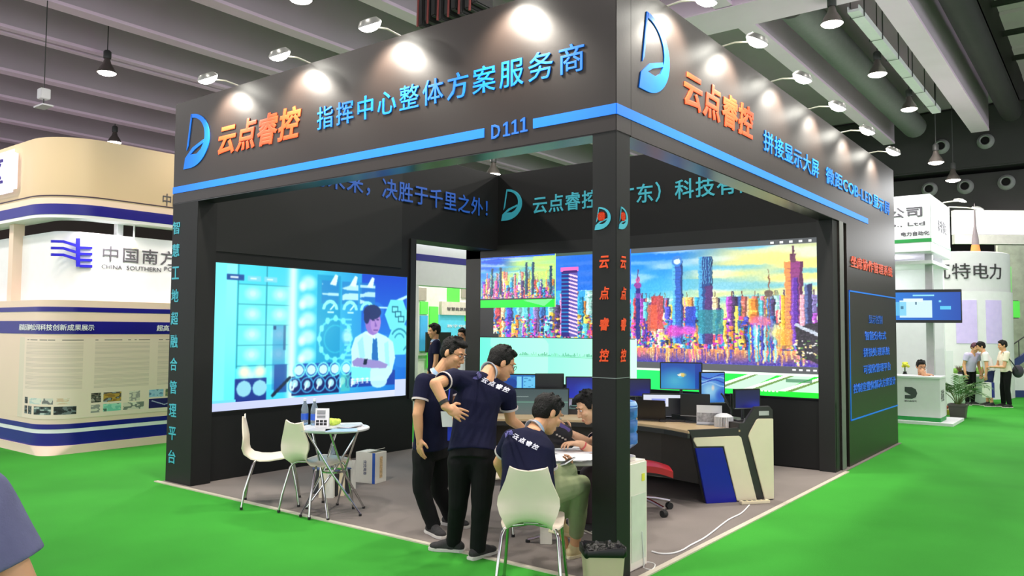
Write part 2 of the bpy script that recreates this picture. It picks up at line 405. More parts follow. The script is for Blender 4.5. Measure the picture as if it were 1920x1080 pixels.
# cable tray with loops beside the right row of lamps
t = thing('cable_tray', 'white cable tray hung on black loops beside the right row of lamps', 'cable tray', V((-1.36, 11.6, 7.85)))
MB().box((-0.11, 0, 0), (0.11, 9.0, 0.05)).box((-0.11, 0, 0.05), (-0.09, 9.0, 0.12)).box((0.09, 0, 0.05), (0.11, 9.0, 0.12)).build('tray', m_white, t)
for i in range(6):
    y = 0.3+i*1.55
    MB().tube([(-0.13, y, 0.45), (-0.13, y, -0.02), (0.13, y, -0.02), (0.13, y, 1.45)], 0.012, 6).build('hanger_loop', m_rod, t)
# soft grey duct between the lamps
p = MB().tube([(-2.55, 11.6, 8.35), (-2.55, 18, 8.35), (-2.55, 24.0, 8.35)], 0.36, 18).build('air_pipe', mat('pipe_grey', (120,120,120), 0.6), smooth=True)
tag(p, 'grey air pipe above the right row of bay lamps', 'pipe')
# dark wiring and machines hung above the booth, behind the front fascia
t = thing('rigging_cluster', 'dark rigging with red and grey cables above the front fascia', 'rigging', W(845, 38, 12))
q = MB()
for i in range(9):
    x = -0.6+i*0.135; q.box((x, -0.1, 0.0+0.05*(i % 3)), (x+0.11, 0.3, 0.55+0.08*(i % 2)))
q.build('machine_boxes', m_dark, t, bevel=0.02)
q = MB()
for i in range(6):
    x = -0.55+i*0.21; q.tube([(x, -0.15, -0.02), (x+0.06, -0.2, 0.35), (x, -0.1, 0.7)], 0.018, 6)
q.build('cables', mat('cable_red', (120, 40, 36), 0.6), t)
MB().box((-.65, 0, 0.6), (.65, 0.1, 0.72)).cyl((-.6, 0.05, 0.7), (-.6, 0.05, 1.74), 0.02, n=8).cyl((.6, 0.05, 0.7), (.6, 0.05, 1.74), 0.02, n=8).build('carrying_bar', m_rod, t)

# ================================================================ the black booth
H = 4.0; ZB = 2.92
def logo_parts(parent, o, ex, ey, h, m, world=True, globe=None, name='logo', t=0.008):
    """Open D-shaped swoosh: thin upright, heavy bow and a foot, lower left corner o, height h."""
    o = V(o); ex = V(ex); ey = V(ey); ez = ex.cross(ey); q = MB()
    def arc(cx, cy, rx, ry, a0, a1, n=28): return [(cx+rx*math.cos(math.radians(a0+(a1-a0)*i/n)), cy+ry*math.sin(math.radians(a0+(a1-a0)*i/n))) for i in range(n+1)]
    inner = [(0.05, 0.21), (0.22, 0.25), (0.42, 0.24), (0.56, 0.31), (0.64, 0.42)] + arc(0.20, 0.56, 0.47, 0.37, -14, 88, 18)
    bow = arc(0.20, 0.50, 0.62, 0.50, 88, -86) + [(0.12, 0.0), (0.0, 0.0)] + inner
    q.prism([(x*h, y*h) for x, y in bow], o, ex, ey, ez, t)
    q.prism([(x*h, y*h) for x, y in [(0.205, 1.0), (0.24, 0.985), (0.14, 0.42), (0.085, 0.34)]], o, ex, ey, ez, t)
    q.prism([(x*h, y*h) for x, y in [(0.07, 0.22), (0.28, 0.37), (0.63, 0.475), (0.645, 0.42), (0.36, 0.325), (0.16, 0.22)]], o, ex, ey, ez, t*.98)
    ob = q.build(name, m, parent, world=world)
    if globe:
        g = MB(); c = o+ex*(0.36*h)+ey*(0.58*h)+ez*0.004
        r = 0.20*h
        for k in (-1, -0.5, 0, 0.5, 1):
            w_ = r*0.12; a = math.sqrt(max(0, 1-(k*0.8)**2))*r
            g.prism([(-a, k*0.8*r-w_), (a, k*0.8*r-w_), (a, k*0.8*r+w_), (-a, k*0.8*r+w_)], c, ex, ey, ez, t*0.7)
            g.prism([(k*0.8*r-w_, -a), (k*0.8*r+w_, -a), (k*0.8*r+w_, a), (k*0.8*r-w_, a)], c, ex, ey, ez, t*0.7)
        for i in range(24):
            a0, a1 = i*math.pi/12, (i+1)*math.pi/12; g.prism([(r*math.cos(a0), r*math.sin(a0)), (r*math.cos(a1), r*math.sin(a1)), (.84*r*math.cos(a1), .84*r*math.sin(a1)), (.84*r*math.cos(a0), .84*r*math.sin(a0))], c, ex, ey, ez, t*.7)
        gb = g.build('logo_globe', globe, parent, world=world); gb['label'] = 'orange lattice globe inside the logo'
    return ob
# front fascia
t = thing('front_fascia', 'black front fascia of the booth with orange and blue Chinese lettering and hall number', 'fascia board', (-5.4, 0, ZB))
MB().box((-5.4, 0.0, ZB), (0.0, 0.2, H)).build('panel', m_blk, t, world=True, bevel=0.004)
st = MB().box((-5.4, -0.006, 3.03), (-1.116, 0.002, 3.10)).build('blue_stripe', m_blue, t, world=True); st['label'] = 'bright blue stripe left of the hall number'
st = MB().box((-0.669, -0.006, 3.03), (0.0, 0.002, 3.10)).build('blue_stripe', m_blue, t, world=True); st['label'] = 'short bright blue stripe right of the hall number'
logo_parts(t, (-5.20, -0.001, 3.27), X, Z, 0.57, m_txtblue)
lettering('orange_lettering', '云点睿控', m_txtor, t, (-4.57, -0.001, 3.33), X, Z, 1.31, 0.31, bold=0.028, shear=0.18, spacing=1.12)
lettering('blue_lettering', '指挥中心整体方案服务商', m_txtblue, t, (-3.035, -0.001, 3.365), X, Z, 2.79, 0.205, bold=0.006, spacing=1.25)
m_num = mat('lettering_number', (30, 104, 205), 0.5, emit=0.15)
lettering('number_letter', 'D', m_num, t, (-1.045, -0.001, 3.005), X, Z, 0.082, 0.105, bold=0.02)
for k in range(3):
    MB().prism([(x*.105, y*.105) for x, y in [(0.0, 0.0), (.62, 0), (.62, .13), (.40, .13), (.40, 1.0), (.26, 1.0), (.0, .86), (.0, .72), (.22, .80), (.22, .13), (0, .13)]], (-.935+.078*k, -.001, 3.009+.004*k), X, Z, -Y, .008).build('number_digit', m_num, t, world=True)
# side fascia
t = thing('side_fascia', 'grey-lit black side fascia with logo, orange and blue lettering facing the right aisle', 'fascia board', (0, 0.2, ZB))
MB().box((-0.18, 0.2, ZB), (0.0, 8.18, H)).build('panel', m_blk, t, world=True)
st = MB().box((-0.002, 0.0, 3.03), (0.006, 6.6, 3.10)).build('blue_stripe', m_blue, t, world=True); st['label'] = 'bright blue stripe along the side fascia'
logo_parts(t, (0.001, 0.30, 3.28), Y, Z, 0.57, m_txtblue)
lettering('orange_lettering', '云点睿控', m_txtor, t, (0.001, 1.02, 3.32), Y, Z, 1.45, 0.30, bold=0.028, shear=0.12, spacing=1.12)
lettering('blue_lettering', '拼接显示大屏', m_txtblue, t, (0.001, 2.72, 3.29), Y, Z, 1.72, 0.2, bold=0.012, spacing=1.12)
lettering('blue_lettering', '微距COB-LED显示屏', m_txtblue, t, (0.001, 4.72, 3.29), Y, Z, 3.15, 0.19, bold=0.012, spacing=1.12)
# glossy undersides of both fascias
m_sof = mat('glossy_soffit', (30, 30, 30), 0.24, spec=.9, var=0.02)
MB().box((-5.38, 0.004, ZB-.006), (-0.185, 0.196, ZB-.001)).build('soffit', m_sof, bpy.data.objects['front_fascia'], world=True)
MB().box((-0.178, 0.2, ZB-.006), (-0.004, 5.05, ZB-.001)).build('soffit', m_sof, bpy.data.objects['side_fascia'], world=True)
# corner post
t = thing('corner_post', 'black square corner post with logo and orange characters in front of the booth', 'post', (-0.093, 0.095, 0))
MB().box((-0.185, 0.004, 0.006), (-0.003, 0.19, ZB)).build('post_body', m_blk2, t, world=True, bevel=0.003)
MB().box((-0.186, 0.003, 1.30), (-0.002, 0.191, 1.305)).build('panel_seam', mat('seam_grey', (120,130,130), 0.4), t, world=True)
logo_parts(t, (-0.165, 0.003, 2.275), X, Z, 0.15, m_txtteal, globe=m_txtor, t=0.004)
logo_parts(t, (-0.002, 0.03, 2.275), Y, Z, 0.15, m_txtteal, globe=m_txtor, t=0.004)
for k, ch in enumerate('云点睿控'):
    z = 2.015-k*0.203
    for nm, o, ex, w_ in (('front_lettering', (-0.128, 0.003, z), X, 0.075), ('side_lettering', (-0.002, 0.055, z), Y, 0.075)):
        lettering(nm, ch, m_txtor, t, o, ex, Z, w_, 0.085, bold=0.03, shear=0.15, t=0.004)
# left post
t = thing('left_post', 'wide black post at the left front corner with a column of teal characters', 'post', (-5.15, 0.15, 0))
MB().box((-5.40, 0.003, 0.0), (-4.92, 0.225, ZB)).build('post_body', m_blk2, t, world=True, bevel=0.003)
for k, ch in enumerate('智慧工地超融合管理平台'):
    lettering('teal_lettering', ch, m_txtteal, t, (-5.385+0.004*k, 0.002, 2.595-k*0.2395), X, Z, 0.135, 0.135, bold=0.012, t=0.005)
# left wall with doorway towards the back
wl = MB().box((-5.40, 0.225, 0), (-5.00, 3.263, H)).box((-5.40, 3.263, 2.83), (-5.00, 5.08, H)).build('wall_left', m_blk2); struct(wl)
up = MB().box((-5.001, 0.226, 2.42), (-4.985, 3.0, 3.98)).build('upper_panel', mat('black_board_dull', (17, 17, 16), 0.6, var=0.05), wl); 
MB().box((-5.0, 0.226, 0.02), (-4.985, 0.236, 2.42)).box((-5.0, 3.16, 0.68), (-4.97, 3.263, 2.83)).build('edge_board', m_blk3, wl)
lettering('blue_lettering', '以智慧创未来，决胜于千里之外！', m_txtdim, wl, (-4.984, 0.55, 3.30), Y, Z, 4.25, None, bold=0.012, spacing=1.1)
# back wall with the LED opening
wb = MB().box((-5.62, 5.08, 0), (-0.185, 5.22, H)).build('wall_back', m_blk2); struct(wb)
MB().box((-5.62, 5.06, 2.715), (-0.19, 5.081, 2.90)).box((-5.62, 5.06, 0), (-5.33, 5.081, 2.90)).build('edge_board', m_blk3, wb)
MB().box((-5.62, 5.06, 0.02), (-0.02, 5.081, 0.80)).build('lower_panel', m_blk2, wb)
MB().box((-0.20, 5.03, 0), (-0.02, 5.22, ZB-.008)).build('side_board', m_blk3, wb)
logo_parts(wb, (-4.93, 5.079, 3.28), X, Z, 0.48, m_txtteal)
lettering('teal_lettering', '云点睿控（广东）科技有限公司', m_txtteal, wb, (-4.33, 5.079, 3.33), X, Z, 4.0, None, bold=0.014, spacing=1.1)
# store room on the right: side wall with text panel
wr = MB().box((-0.14, 5.24, 0), (-0.002, 5.42, ZB)).box((-0.18, 5.55, 0), (-0.0, 8.18, ZB)).build('wall_right', m_blk); struct(wr)
struct(MB().box((-5.4, 8.0, 0), (-.185, 8.18, H)).build('wall_rear', m_blk))
MB().box((-0.01, 5.24, 0.01), (0.004, 5.40, ZB)).build('edge_strip', mat('edge_strip_grey', (112, 112, 110), 0.5), wr)
MB().box((-0.2, 5.42, 0), (-0.15, 5.55, ZB-.01)).build('gap_board', mat('gap_black', (8, 8, 8), 0.8), wr)
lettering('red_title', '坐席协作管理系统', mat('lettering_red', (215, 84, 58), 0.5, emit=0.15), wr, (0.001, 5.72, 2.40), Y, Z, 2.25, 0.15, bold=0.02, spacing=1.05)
fr = MB().box((0, 5.62, 2.10), (0.006, 8.18, 2.118)).box((0, 5.62, 0.54), (0.006, 5.637, 2.118)).box((0, 5.62, 0.54), (0.006, 8.18, 0.556)).build('blue_frame_line', m_txtblue, wr)
for k, (a, b, s_) in enumerate(((6.55, 7.30, '显示控制'), (6.35, 7.50, '智能分布式'), (6.25, 7.70, '拼接处理系统'), (6.25, 7.75, '可视化管理平台'), (5.75, 8.05, '控制室整体解决方案设计'))):
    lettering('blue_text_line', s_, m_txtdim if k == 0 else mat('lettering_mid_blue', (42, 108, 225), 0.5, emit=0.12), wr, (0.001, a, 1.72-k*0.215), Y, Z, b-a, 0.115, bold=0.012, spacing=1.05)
# inner face of the roof edge: slim beam behind the corner
# ---------------------------------------------------------------- arm floodlights on the fascia
m_arm = mat('lamp_arm', (205, 200, 185), 0.4); m_fl = emis('flood_glow', (255, 252, 240), 22.0)
def arm_lamp(base, out, label, group):
    t = thing('arm_floodlight', label, 'floodlight', base, group)
    out = V(out); b = V((0, 0, 0)); hd = out*0.35+V((0, 0, 0.03))
    MB().tube([V((0,0,0))-out*0.10, V((0,0,0.035))-out*0.04, V((0,0,0.04)), out*0.16+V((0,0,0.055)), hd-out*0.05], 0.008, 8).build('arm', m_arm, t, smooth=True)
    MB().box((-0.03, -0.03, -0.0), (0.03, 0.03, 0.012)).build('clamp', m_arm, t)
    ax = (V((0,0,-1))-out*0.55).normalized()
    MB().lathe([(0.03, -0.05), (0.07, -0.045), (0.098, -0.012), (0.10, 0.0), (0.095, 0.0)], hd, ax, 20, caps=False).build('lamp_head', mat('flood_head', (150, 150, 146), 0.35, metal=0.5), t, smooth=True)
    MB().lathe([(0.001, 0.055), (0.04, 0.05), (0.075, 0.03), (0.093, 0.008), (0.096, -0.004)], hd, ax, 20, caps=False).build('glowing_lens', m_fl, t, smooth=True)
    L = bpy.data.lights.new('flood_light', 'SPOT'); L.energy = FLOOD_W; L.spot_size = math.radians(125); L.spot_blend = 0.7; L.shadow_soft_size = 0.07; L.color = (1.0, 0.93, 0.82)
    lo = bpy.data.objects.new('flood_light', L); COL.objects.link(lo); lo.parent = t; lo.location = hd+ax*0.075
    lo.rotation_euler = ax.to_track_quat('-Z', 'Y').to_euler()
    return t
for x, lb in ((-4.39, 'farthest left'), (-3.26, 'second from the left'), (-2.1, 'third from the left'), (-0.85, 'cut off by the picture top, nearest the corner')):
    arm_lamp((x, 0.10, H), (0, -1, 0), 'glowing arm floodlight over the front fascia, '+lb, 'floodlights over the front fascia')
for y, lb in ((0.85, 'nearest the corner'), (1.9, 'second from the corner'), (3.1, 'third from the corner'), (4.29, 'fourth from the corner'), (5.57, 'fifth from the corner'), (6.96, 'farthest from the corner')):
    arm_lamp((-0.10, y, H), (1, 0, 0), 'glowing arm floodlight over the side fascia, '+lb, 'floodlights over the side fascia')
# ================================================================ LED screens
def light(c, k=1.25): return tuple(min(255, v*k) for v in c)
# ---- left screen: control-room picture with a man in a white shirt
c = Canvas(400, 224)
c.grad((96, 240, 250), (20, 120, 225), 'h')
c.grad((70, 225, 245), (45, 200, 235), 'h', 0.08, 0, 0.5, 1)
c.grad((60, 205, 235), (10, 105, 215), 'h', 0.48, 0, 1.0, 1)
c.grad((18, 70, 205), (16, 120, 225), 'v', 0.72, 0, 1.0, 0.5)
c.put((c.noise(5, 7, 3) > .62)*((c.U > .74)*1.0), (50, 150, 235), .35)
c.rect(0, 0, .095, 1, (120, 250, 252)); c.grad((140, 252, 250), (90, 240, 250), 'v', .05, 0, .095, 1)
for i in range(5):
    for j in range(2):
        x0 = .10+j*.125; y0 = .135+i*.142
        c.rect(x0, y0, x0+.122, y0+.137, (96, 236, 240)); c.ellipse(x0+.065, y0+.065, .045, .058, (205, 252, 250), .9, .8)
        c.ring(x0+.065, y0+.062, .03, .004, (150, 235, 235), .8)
    c.rect(.10, .132+i*.142, .35, .137+i*.142, (10, 120, 150))
for x in (.098, .225): c.rect(x, 0, x+.004, .72, (20, 140, 165))
c.rect(.05, .07, .125, .112, (18, 70, 150)); c.rect(.065, .083, .10, .096, (230, 245, 250))
for x in (.14, .215): c.rect(x, .075, x+.06, .11, (120, 215, 235)); c.rect(x+.012, .088, x+.04, .098, (235, 250, 252))
c.rect(.26, .42, .32, .88, (20, 110, 190), .55); c.rect(.262, .425, .275, .45, (10, 50, 110)); c.rect(.31, .42, .322, .60, (10, 60, 120), .7)
c.put(np.exp(-((c.U-.352)/.022)**2), (225, 255, 250), .95)
for i in range(5): c.ellipse(.43, .10+i*.135, .05, .07, (190, 252, 240), .95, .6); c.ellipse(.40, .13+i*.135, .025, .05, (240, 255, 250), .9, .7)
c.rect(.475, .03, .60, .72, (10, 150, 205), .75)
for k, x in enumerate((.545, .655, .755)):
    c.rect(x-.048, .07, x+.045, .25, (30, 130, 205), .7)
    c.put(((c.noise(9, 40, 20+k) > .60)*(abs(c.U-x) < .045)*(c.Vv > .09)*(c.Vv < .24)).astype(float), (205, 250, 250), .85)
    c.poly([(x-.005, .10), (x+.025, .02), (x+.04, .03), (x+.03, .11)], (225, 252, 245))
    c.ring(x, .295, .062, .014, (150, 248, 245), 1, 0, 180); c.line(x, .295, x+.02, .26, .006, (215, 255, 255))
    c.rect(x-.015, .31, x+.02, .322, (190, 245, 250))
c.ring(.575, .52, .155, .008, (90, 235, 245), .9); c.ring(.575, .52, .105, .006, (40, 190, 225), .9)
for a in range(0, 360, 30):
    x = .575+.085*math.cos(math.radians(a)); y = .52+.16*math.sin(math.radians(a)); c.ellipse(x, y, .012, .026, (120, 245, 245), .9)
for i in range(9): c.rect(.625, .36+i*.04, .665, .375+i*.04, (120, 235, 245), .8)
c.ellipse(.64, .50, .035, .07, (190, 250, 250), .8, .6)
c.line(.93, .21, 1.0, .165, .012, (190, 245, 250)); c.line(.80, .265, .88, .265, .006, (190, 245, 250))
for cx, cy in ((.935, .32), (.955, .53)):
    c.poly([(cx-.075, cy), (cx-.04, cy-.125), (cx+.04, cy-.125), (cx+.075, cy), (cx+.04, cy+.125), (cx-.04, cy+.125)], (110, 232, 240))
for x, y in ((.905, .25), (.925, .29), (.945, .33)): 
    c.rect(x, y, x+.04, y+.055, (20, 100, 130)); c.rect(x+.006, y+.011, x+.034, y+.044, (120, 235, 240))
c.ring(.955, .535, .095, .007, (30, 140, 175), 1, -60, 150); c.ring(.955, .535, .055, .006, (40, 150, 185), 1, 20, 160)
# lower dark bands
c.rect(.095, .79, .235, .955, (12, 50, 140)); c.rect(.375, .70, .58, .80, (16, 80, 180)); c.rect(.355, .795, .60, .935, (14, 26, 100)); c.rect(.635, .78, .93, .90, (20, 60, 165))
c.rect(.27, .70, .33, .90, (15, 60, 150), .8)
for x in (.135, .205): c.ellipse(x, .745, .033, .055, (245, 252, 215), .95, .6); c.ellipse(x, .86, .032, .055, (150, 225, 240), .95)
for k in range(6):
    x = .30+k*.062; c.ring(x+.09, .75, .05, .006, (120, 240, 245)); c.ellipse(x+.09, .75, .022, .035, (210, 252, 248), .95)
    c.ring(x+.07, .86, .055, .005, (60, 170, 225)); c.ellipse(x+.07, .845+.01*(k % 2), .016, .03, (170, 235, 245), .95); c.line(x+.07, .845, x+.06, .89, .008, (220, 245, 250))
c.line(.265, .92, .345, .80, .012, (10, 30, 60))
# the man
c.poly([(.665, .60), (.685, .51), (.745, .46), (.80, .46), (.87, .50), (.915, .55), (.93, .68), (.91, .80), (.88, .86), (.70, .86), (.67, .79)], (196, 250, 250))
c.poly([(.70, .55), (.73, .50), (.745, .66), (.72, .72)], (150, 225, 240), .8); c.poly([(.86, .56), (.885, .54), (.895, .75), (.87, .74)], (150, 232, 242), .8)
c.poly([(.79, .52), (.815, .52), (.825, .70), (.795, .72), (.785, .68)], (24, 110, 190)); c.poly([(.742, .475), (.80, .475), (.805, .53), (.775, .50)], (225, 252, 252))
c.ellipse(.79, .385, .047, .105, (150, 118, 205)); c.ellipse(.805, .40, .03, .075, (176, 140, 214)); c.ellipse(.785, .305, .052, .06, (30, 50, 105)); c.ellipse(.752, .34, .018, .06, (28, 45, 100))
c.rect(.783, .365, .80, .373, (50, 40, 110)); c.rect(.81, .363, .826, .371, (50, 40, 110)); c.rect(.793, .445, .82, .455, (100, 66, 150)); c.poly([(.80, .37), (.815, .42), (.80, .425)], (130, 96, 185))
c.poly([(.67, .70), (.70, .67), (.83, .70), (.885, .735), (.87, .765), (.76, .755), (.68, .735)], (150, 140, 205)); c.poly([(.74, .685), (.76, .68), (.755, .73), (.735, .725)], (15, 30, 60))
c.poly([(.665, .74), (.78, .755), (.775, .86), (.67, .85)], (120, 245, 245)); c.ellipse(.83, .87, .05, .05, (200, 250, 250), .9)
c.rect(.61, .80, .66, .93, (90, 215, 180), .5)
for k in range(4): 
    x = .665+k*.028; c.rect(x, .835, x+.022, .842, (250, 250, 252)); c.rect(x, .855, x+.022, .862, (250, 250, 252)); c.rect(x+.008, .83, x+.013, .875, (250, 250, 252)); c.rect(x, .87, x+.02, .876, (250, 250, 252))
def soften(c, n_):
    for _ in range(n_): c.a = (c.a*2+np.roll(c.a, 1, 0)+np.roll(c.a, -1, 0)+np.roll(c.a, 1, 1)+np.roll(c.a, -1, 1))/6
soften(c, 2)
glare = np.clip(1-np.hypot((c.U-.30)/.34, (c.Vv-.40)/.5), 0, 1)**.8*.30*(c.noise(9, 7, 8)*.8+.4)      # washed-out glare, painted as pale patches into the picture colours
c.a = c.a*(1-glare[..., None])+np.array((214, 255, 250))*glare[..., None]
c.grad((196, 205, 245), (214, 222, 250), 'h', 0, .945, 1, 1); c.rect(.93, .86, 1, 1, (200, 212, 246))
c.rect(0, .93, .10, .945, (110, 220, 250))
t = thing('led_screen', 'large cyan LED screen on the left wall showing a man in white shirt', 'screen', (-4.97, 1.675, 0.73))
MB().box((-5.0, 0.235, 0.715), (-4.978, 3.115, 2.315)).build('screen_frame', mat('screen_frame', (20, 20, 22), 0.4), t, world=True)
picture('screen_picture', c, attr_mat('screen_glow_left', 1.15), t, (-4.9775, 0.25, 0.73), Y, Z, 2.85, 1.57)

# ---- city painting
def city(c, x0, y0, x1, y1, seed, sky=((20, 90, 220), (60, 190, 245), (250, 235, 120)), n=90, top=.25, water=0.0, dense=True):
    r = np.random.default_rng(seed)
    q = Canvas(max(8, int((x1-x0)*c.w)), max(8, int((y1-y0)*c.h)))
    q.grad(sky[0], sky[1], 'v', 0, 0, 1, .45); q.grad(sky[1], sky[2], 'v', 0, .45, 1, 1)
    ym = np.clip((q.U-.24)*3.2+(q.Vv-.12)*1.3, 0, 1)*np.clip(q.noise(4, 8, seed)*.45+.66, 0, 1); q.a = q.a*(1-ym[..., None])+np.array(sky[2])*ym[..., None]
    st = np.clip((q.noise(4, 22, seed+1)-.55)*4, 0, 1)*(q.Vv < .45); q.put(st, (235, 250, 245), .55)
    st = np.clip((q.noise(3, 18, seed+2)-.58)*4, 0, 1)*(q.Vv < .5); q.put(st, (60, 180, 240), .6)
    pal = [(200, 60, 70), (250, 140, 40), (60, 60, 190), (30, 140, 190), (150, 60, 170), (240, 190, 60), (230, 80, 150), (90, 200, 215), (60, 40, 90), (250, 220, 170), (40, 90, 160)]
    for layer in range(3):
        for i in range(n//3):
            x = r.random(); w = r.uniform(.012, .05); h = r.uniform(.08, .34)*(1.1-.28*layer)
            yb = 1-water; yt = max(top, yb-h-.12*(2-layer)-.1)
            col = np.array(pal[r.integers(len(pal))], float)
            if layer == 0: col = col*.65+np.array((240, 200, 140))*.35
            q.rect(x, yt, x+w, yb, col)
            q.rect(x, yt, x+w*.3, yb, np.clip(col*1.25+18, 0, 255)); q.rect(x+w*.75, yt, x+w, yb, col*.6)
            for k in range(int((yb-yt)/.03)):
                if r.random() < .6: q.rect(x+w*.15, yt+.012+k*.03, x+w*.85, yt+.022+k*.03, np.clip(col*1.5+40, 0, 255) if r.random() < .5 else col*.45, .5)
            if r.random() < .3: q.rect(x+w*.45, yt-.05, x+w*.55, yt, col*.5)
    m = (q.Vv > (1-water)-.26)
    for k in range(480):
        x = r.random(); y = (1-water)-r.random()**1.5*.26; a = r.uniform(.006, .022); b = r.uniform(.008, .028)
        q.rect(x, y-b, x+a, y, [(255, 120, 40), (255, 60, 150), (250, 220, 90), (60, 30, 110), (40, 60, 190), (250, 245, 220), (190, 40, 200), (30, 160, 200), (20, 20, 60)][r.integers(9)], .9)
    if water:
        q.grad((250, 150, 70), (60, 50, 170), 'v', 0, 1-water, 1, 1)
        for k in range(160):
            x = r.random(); q.rect(x, 1-water, x+r.uniform(.003, .012), 1-water*r.random(), [(255, 190, 90), (255, 110, 150), (250, 230, 140), (70, 40, 170), (40, 60, 200)][r.integers(5)], .75)
    return q
def painterly(q, amp=.004, seed=3):      # brush-like wobble, as in the painted skyline
    dx = (q.noise(46, 30, seed)-.5)*2*amp+(q.noise(110, 70, seed+1)-.5)*amp; dy = (q.noise(40, 34, seed+2)-.5)*2.4*amp+(q.noise(120, 80, seed+3)-.5)*1.6*amp
    ix = np.clip(((q.U+dx)*q.w).astype(int), 0, q.w-1); iy = np.clip(((q.Vv+dy)*q.h).astype(int), 0, q.h-1); b = q.a[iy, ix]
    n_ = (q.noise(150, 90, seed+4)-.5)[..., None]*np.array((40, 34, 40)); sp = (q.noise(200, 140, seed+5) > .78)[..., None]*(q.Vv > .4)[..., None]
    b = (b*2+np.roll(b, 1, 0)+np.roll(b, -1, 0)+np.roll(b, 1, 1)+np.roll(b, -1, 1))/6
    q.a = np.clip(b*.94+8+n_*(q.Vv[..., None]*.9+.15)+sp*(b*.16+6), 0, 255)
# ---- back screen
c = Canvas(720, 272, (30, 32, 36))
bx0, bx1, bz0, bz1 = -5.31, -0.20, 0.835, 2.72
def U(x): return (x-bx0)/(bx1-bx0)
def Vz(z): return (bz1-z)/(bz1-bz0)
# mint analysis window
c.grad((100, 240, 205), (190, 255, 215), 'h', 0, Vz(1.49), U(-2.58), 1.0)
c.put(((c.noise(6, 7, 5) > .5)*(c.U < U(-2.58))*(c.Vv > Vz(1.49))).astype(float), (215, 255, 226), .35)
for k in range(60):
    x = U(-4.55)+k*(U(-3.25)-U(-4.55))/60; y = Vz(1.235); c.rect(x, y-.012*abs(math.sin(k*1.7)*math.sin(k*.37))*2-.004, x+.0022, y+.004, (70, 150, 120), .9)
c.rect(U(-4.55), Vz(1.225), U(-3.2), Vz(1.219), (90, 170, 140), .8)
# tower window
q = city(c, 0, 0, .53, .66, 31, sky=((14, 70, 215), (30, 130, 240), (60, 180, 240)), n=70, top=.45)
q.a[:int(q.h*.45)] = q.a[:int(q.h*.45)]*.25+np.array((22, 92, 226))*.75
painterly(q, .006, 50); c.paste(q, 0, 0, U(-2.66), Vz(1.495))
tx0, tx1 = U(-3.80), U(-3.52)
c.rect(tx0, .13, tx1, .64, (44, 30, 120)); c.rect(tx0+.028, .15, tx1, .64, (96, 84, 170))
for k in range(16):
    y = .16+k*.029
    c.poly([(tx0+.026, y), (tx1, y+.02), (tx1, y+.034), (tx0+.026, y+.012)], (240, 205, 225)); c.rect(tx0, y, tx0+.026, y+.01, (30, 120, 190))
c.rect(tx0-.002, .11, tx1+.003, .145, (235, 110, 190)); c.rect(tx0+.006, .135, tx1-.002, .155, (60, 30, 110))
c.rect(0, Vz(1.95), U(-5.05), Vz(1.495), (40, 40, 42)); c.rect(0, .62, U(-4.95), .655, (38, 40, 44))
# small city window with green strip
q = city(c, 0, 0, .28, .3, 12, sky=((10, 60, 210), (40, 140, 230), (190, 235, 120)), n=120, top=.2)
q.put(((q.U > .72)*(q.Vv < .55)).astype(float), (205, 245, 110), .7)
for x, h in ((.14, .25), (.26, .22), (.61, .14), (.70, .13), (.93, .25)): q.rect(x, h, x+.035, .9, (30, 60, 90)); q.rect(x, h, x+.01, .9, (40, 120, 140))
painterly(q, .007, 60); c.paste(q, U(-5.30), .012, U(-3.915), Vz(2.08)); c.rect(U(-5.31), Vz(2.085), U(-3.9), Vz(2.06), (60, 60, 60))
c.rect(U(-5.31), Vz(2.06), U(-3.9), Vz(1.945), (30, 226, 60)); c.poly([(U(-4.5), Vz(2.05)), (U(-3.95), Vz(2.06)), (U(-4.1), Vz(1.96))], (140, 245, 160), .8)
c.rect(U(-3.915), .0, U(-3.90), Vz(1.945), (190, 240, 120)); c.rect(U(-3.9), 0, U(-2.7), .022, (70, 90, 80))
# big city window
X0, X1 = U(-2.66), 1.0
q = city(c, X0, 0, 1, 1, 77, sky=((14, 120, 230), (80, 205, 246), (255, 240, 140)), n=190, top=.42, water=.13)
def tower(x, w, yt, c0, c1):
    q.rect(x, yt, x+w, .83, c0); q.rect(x, yt, x+w*.28, .83, c1); q.rect(x+w*.85, yt, x+w, .83, tuple(v*.6 for v in c0))
    for k in range(int((.80-yt)/.035)): q.rect(x+w*.1, yt+.02+k*.035, x+w*.9, yt+.027+k*.035, tuple(v*.65 for v in c0), .35)
tower(.245, .06, .09, (44, 96, 200), (90, 190, 240)); q.ellipse(.275, .09, .03, .045, (60, 130, 215)); q.ellipse(.275, .095, .018, .022, (220, 240, 235))
tower(.395, .075, .065, (32, 70, 140), (70, 170, 230)); q.rect(.43, .32, .47, .83, (90, 40, 110), .8)
for k in range(6): q.rect(.40+k*.0125, .07, .403+k*.0125, .30, (110, 200, 240))
tower(.845, .085, .14, (150, 60, 130), (245, 150, 80)); q.rect(.87, .08, .90, .15, (110, 60, 90)); q.rect(.882, .02, .888, .1, (90, 50, 70)); tower(.875, .035, .28, (96, 40, 170), (140, 80, 200)); tower(.94, .035, .33, (40, 40, 90), (90, 110, 170)); tower(.915, .025, .42, (240, 170, 190), (250, 210, 200)); tower(.82, .025, .42, (250, 190, 40), (255, 225, 90))
q.rect(.762, .25, .768, .85, (140, 80, 60)); q.ellipse(.765, .40, .022, .03, (110, 90, 80)); q.rect(.7635, .20, .7665, .3, (120, 80, 60))
q.rect(.03, .30, .055, .80, (40, 40, 130)); q.ellipse(.043, .30, .022, .03, (150, 60, 160)); q.ellipse(.043, .25, .014, .03, (210, 90, 160)); q.rect(.041, .15, .046, .25, (90, 60, 120)); q.rect(.028, .38, .06, .42, (120, 60, 170))
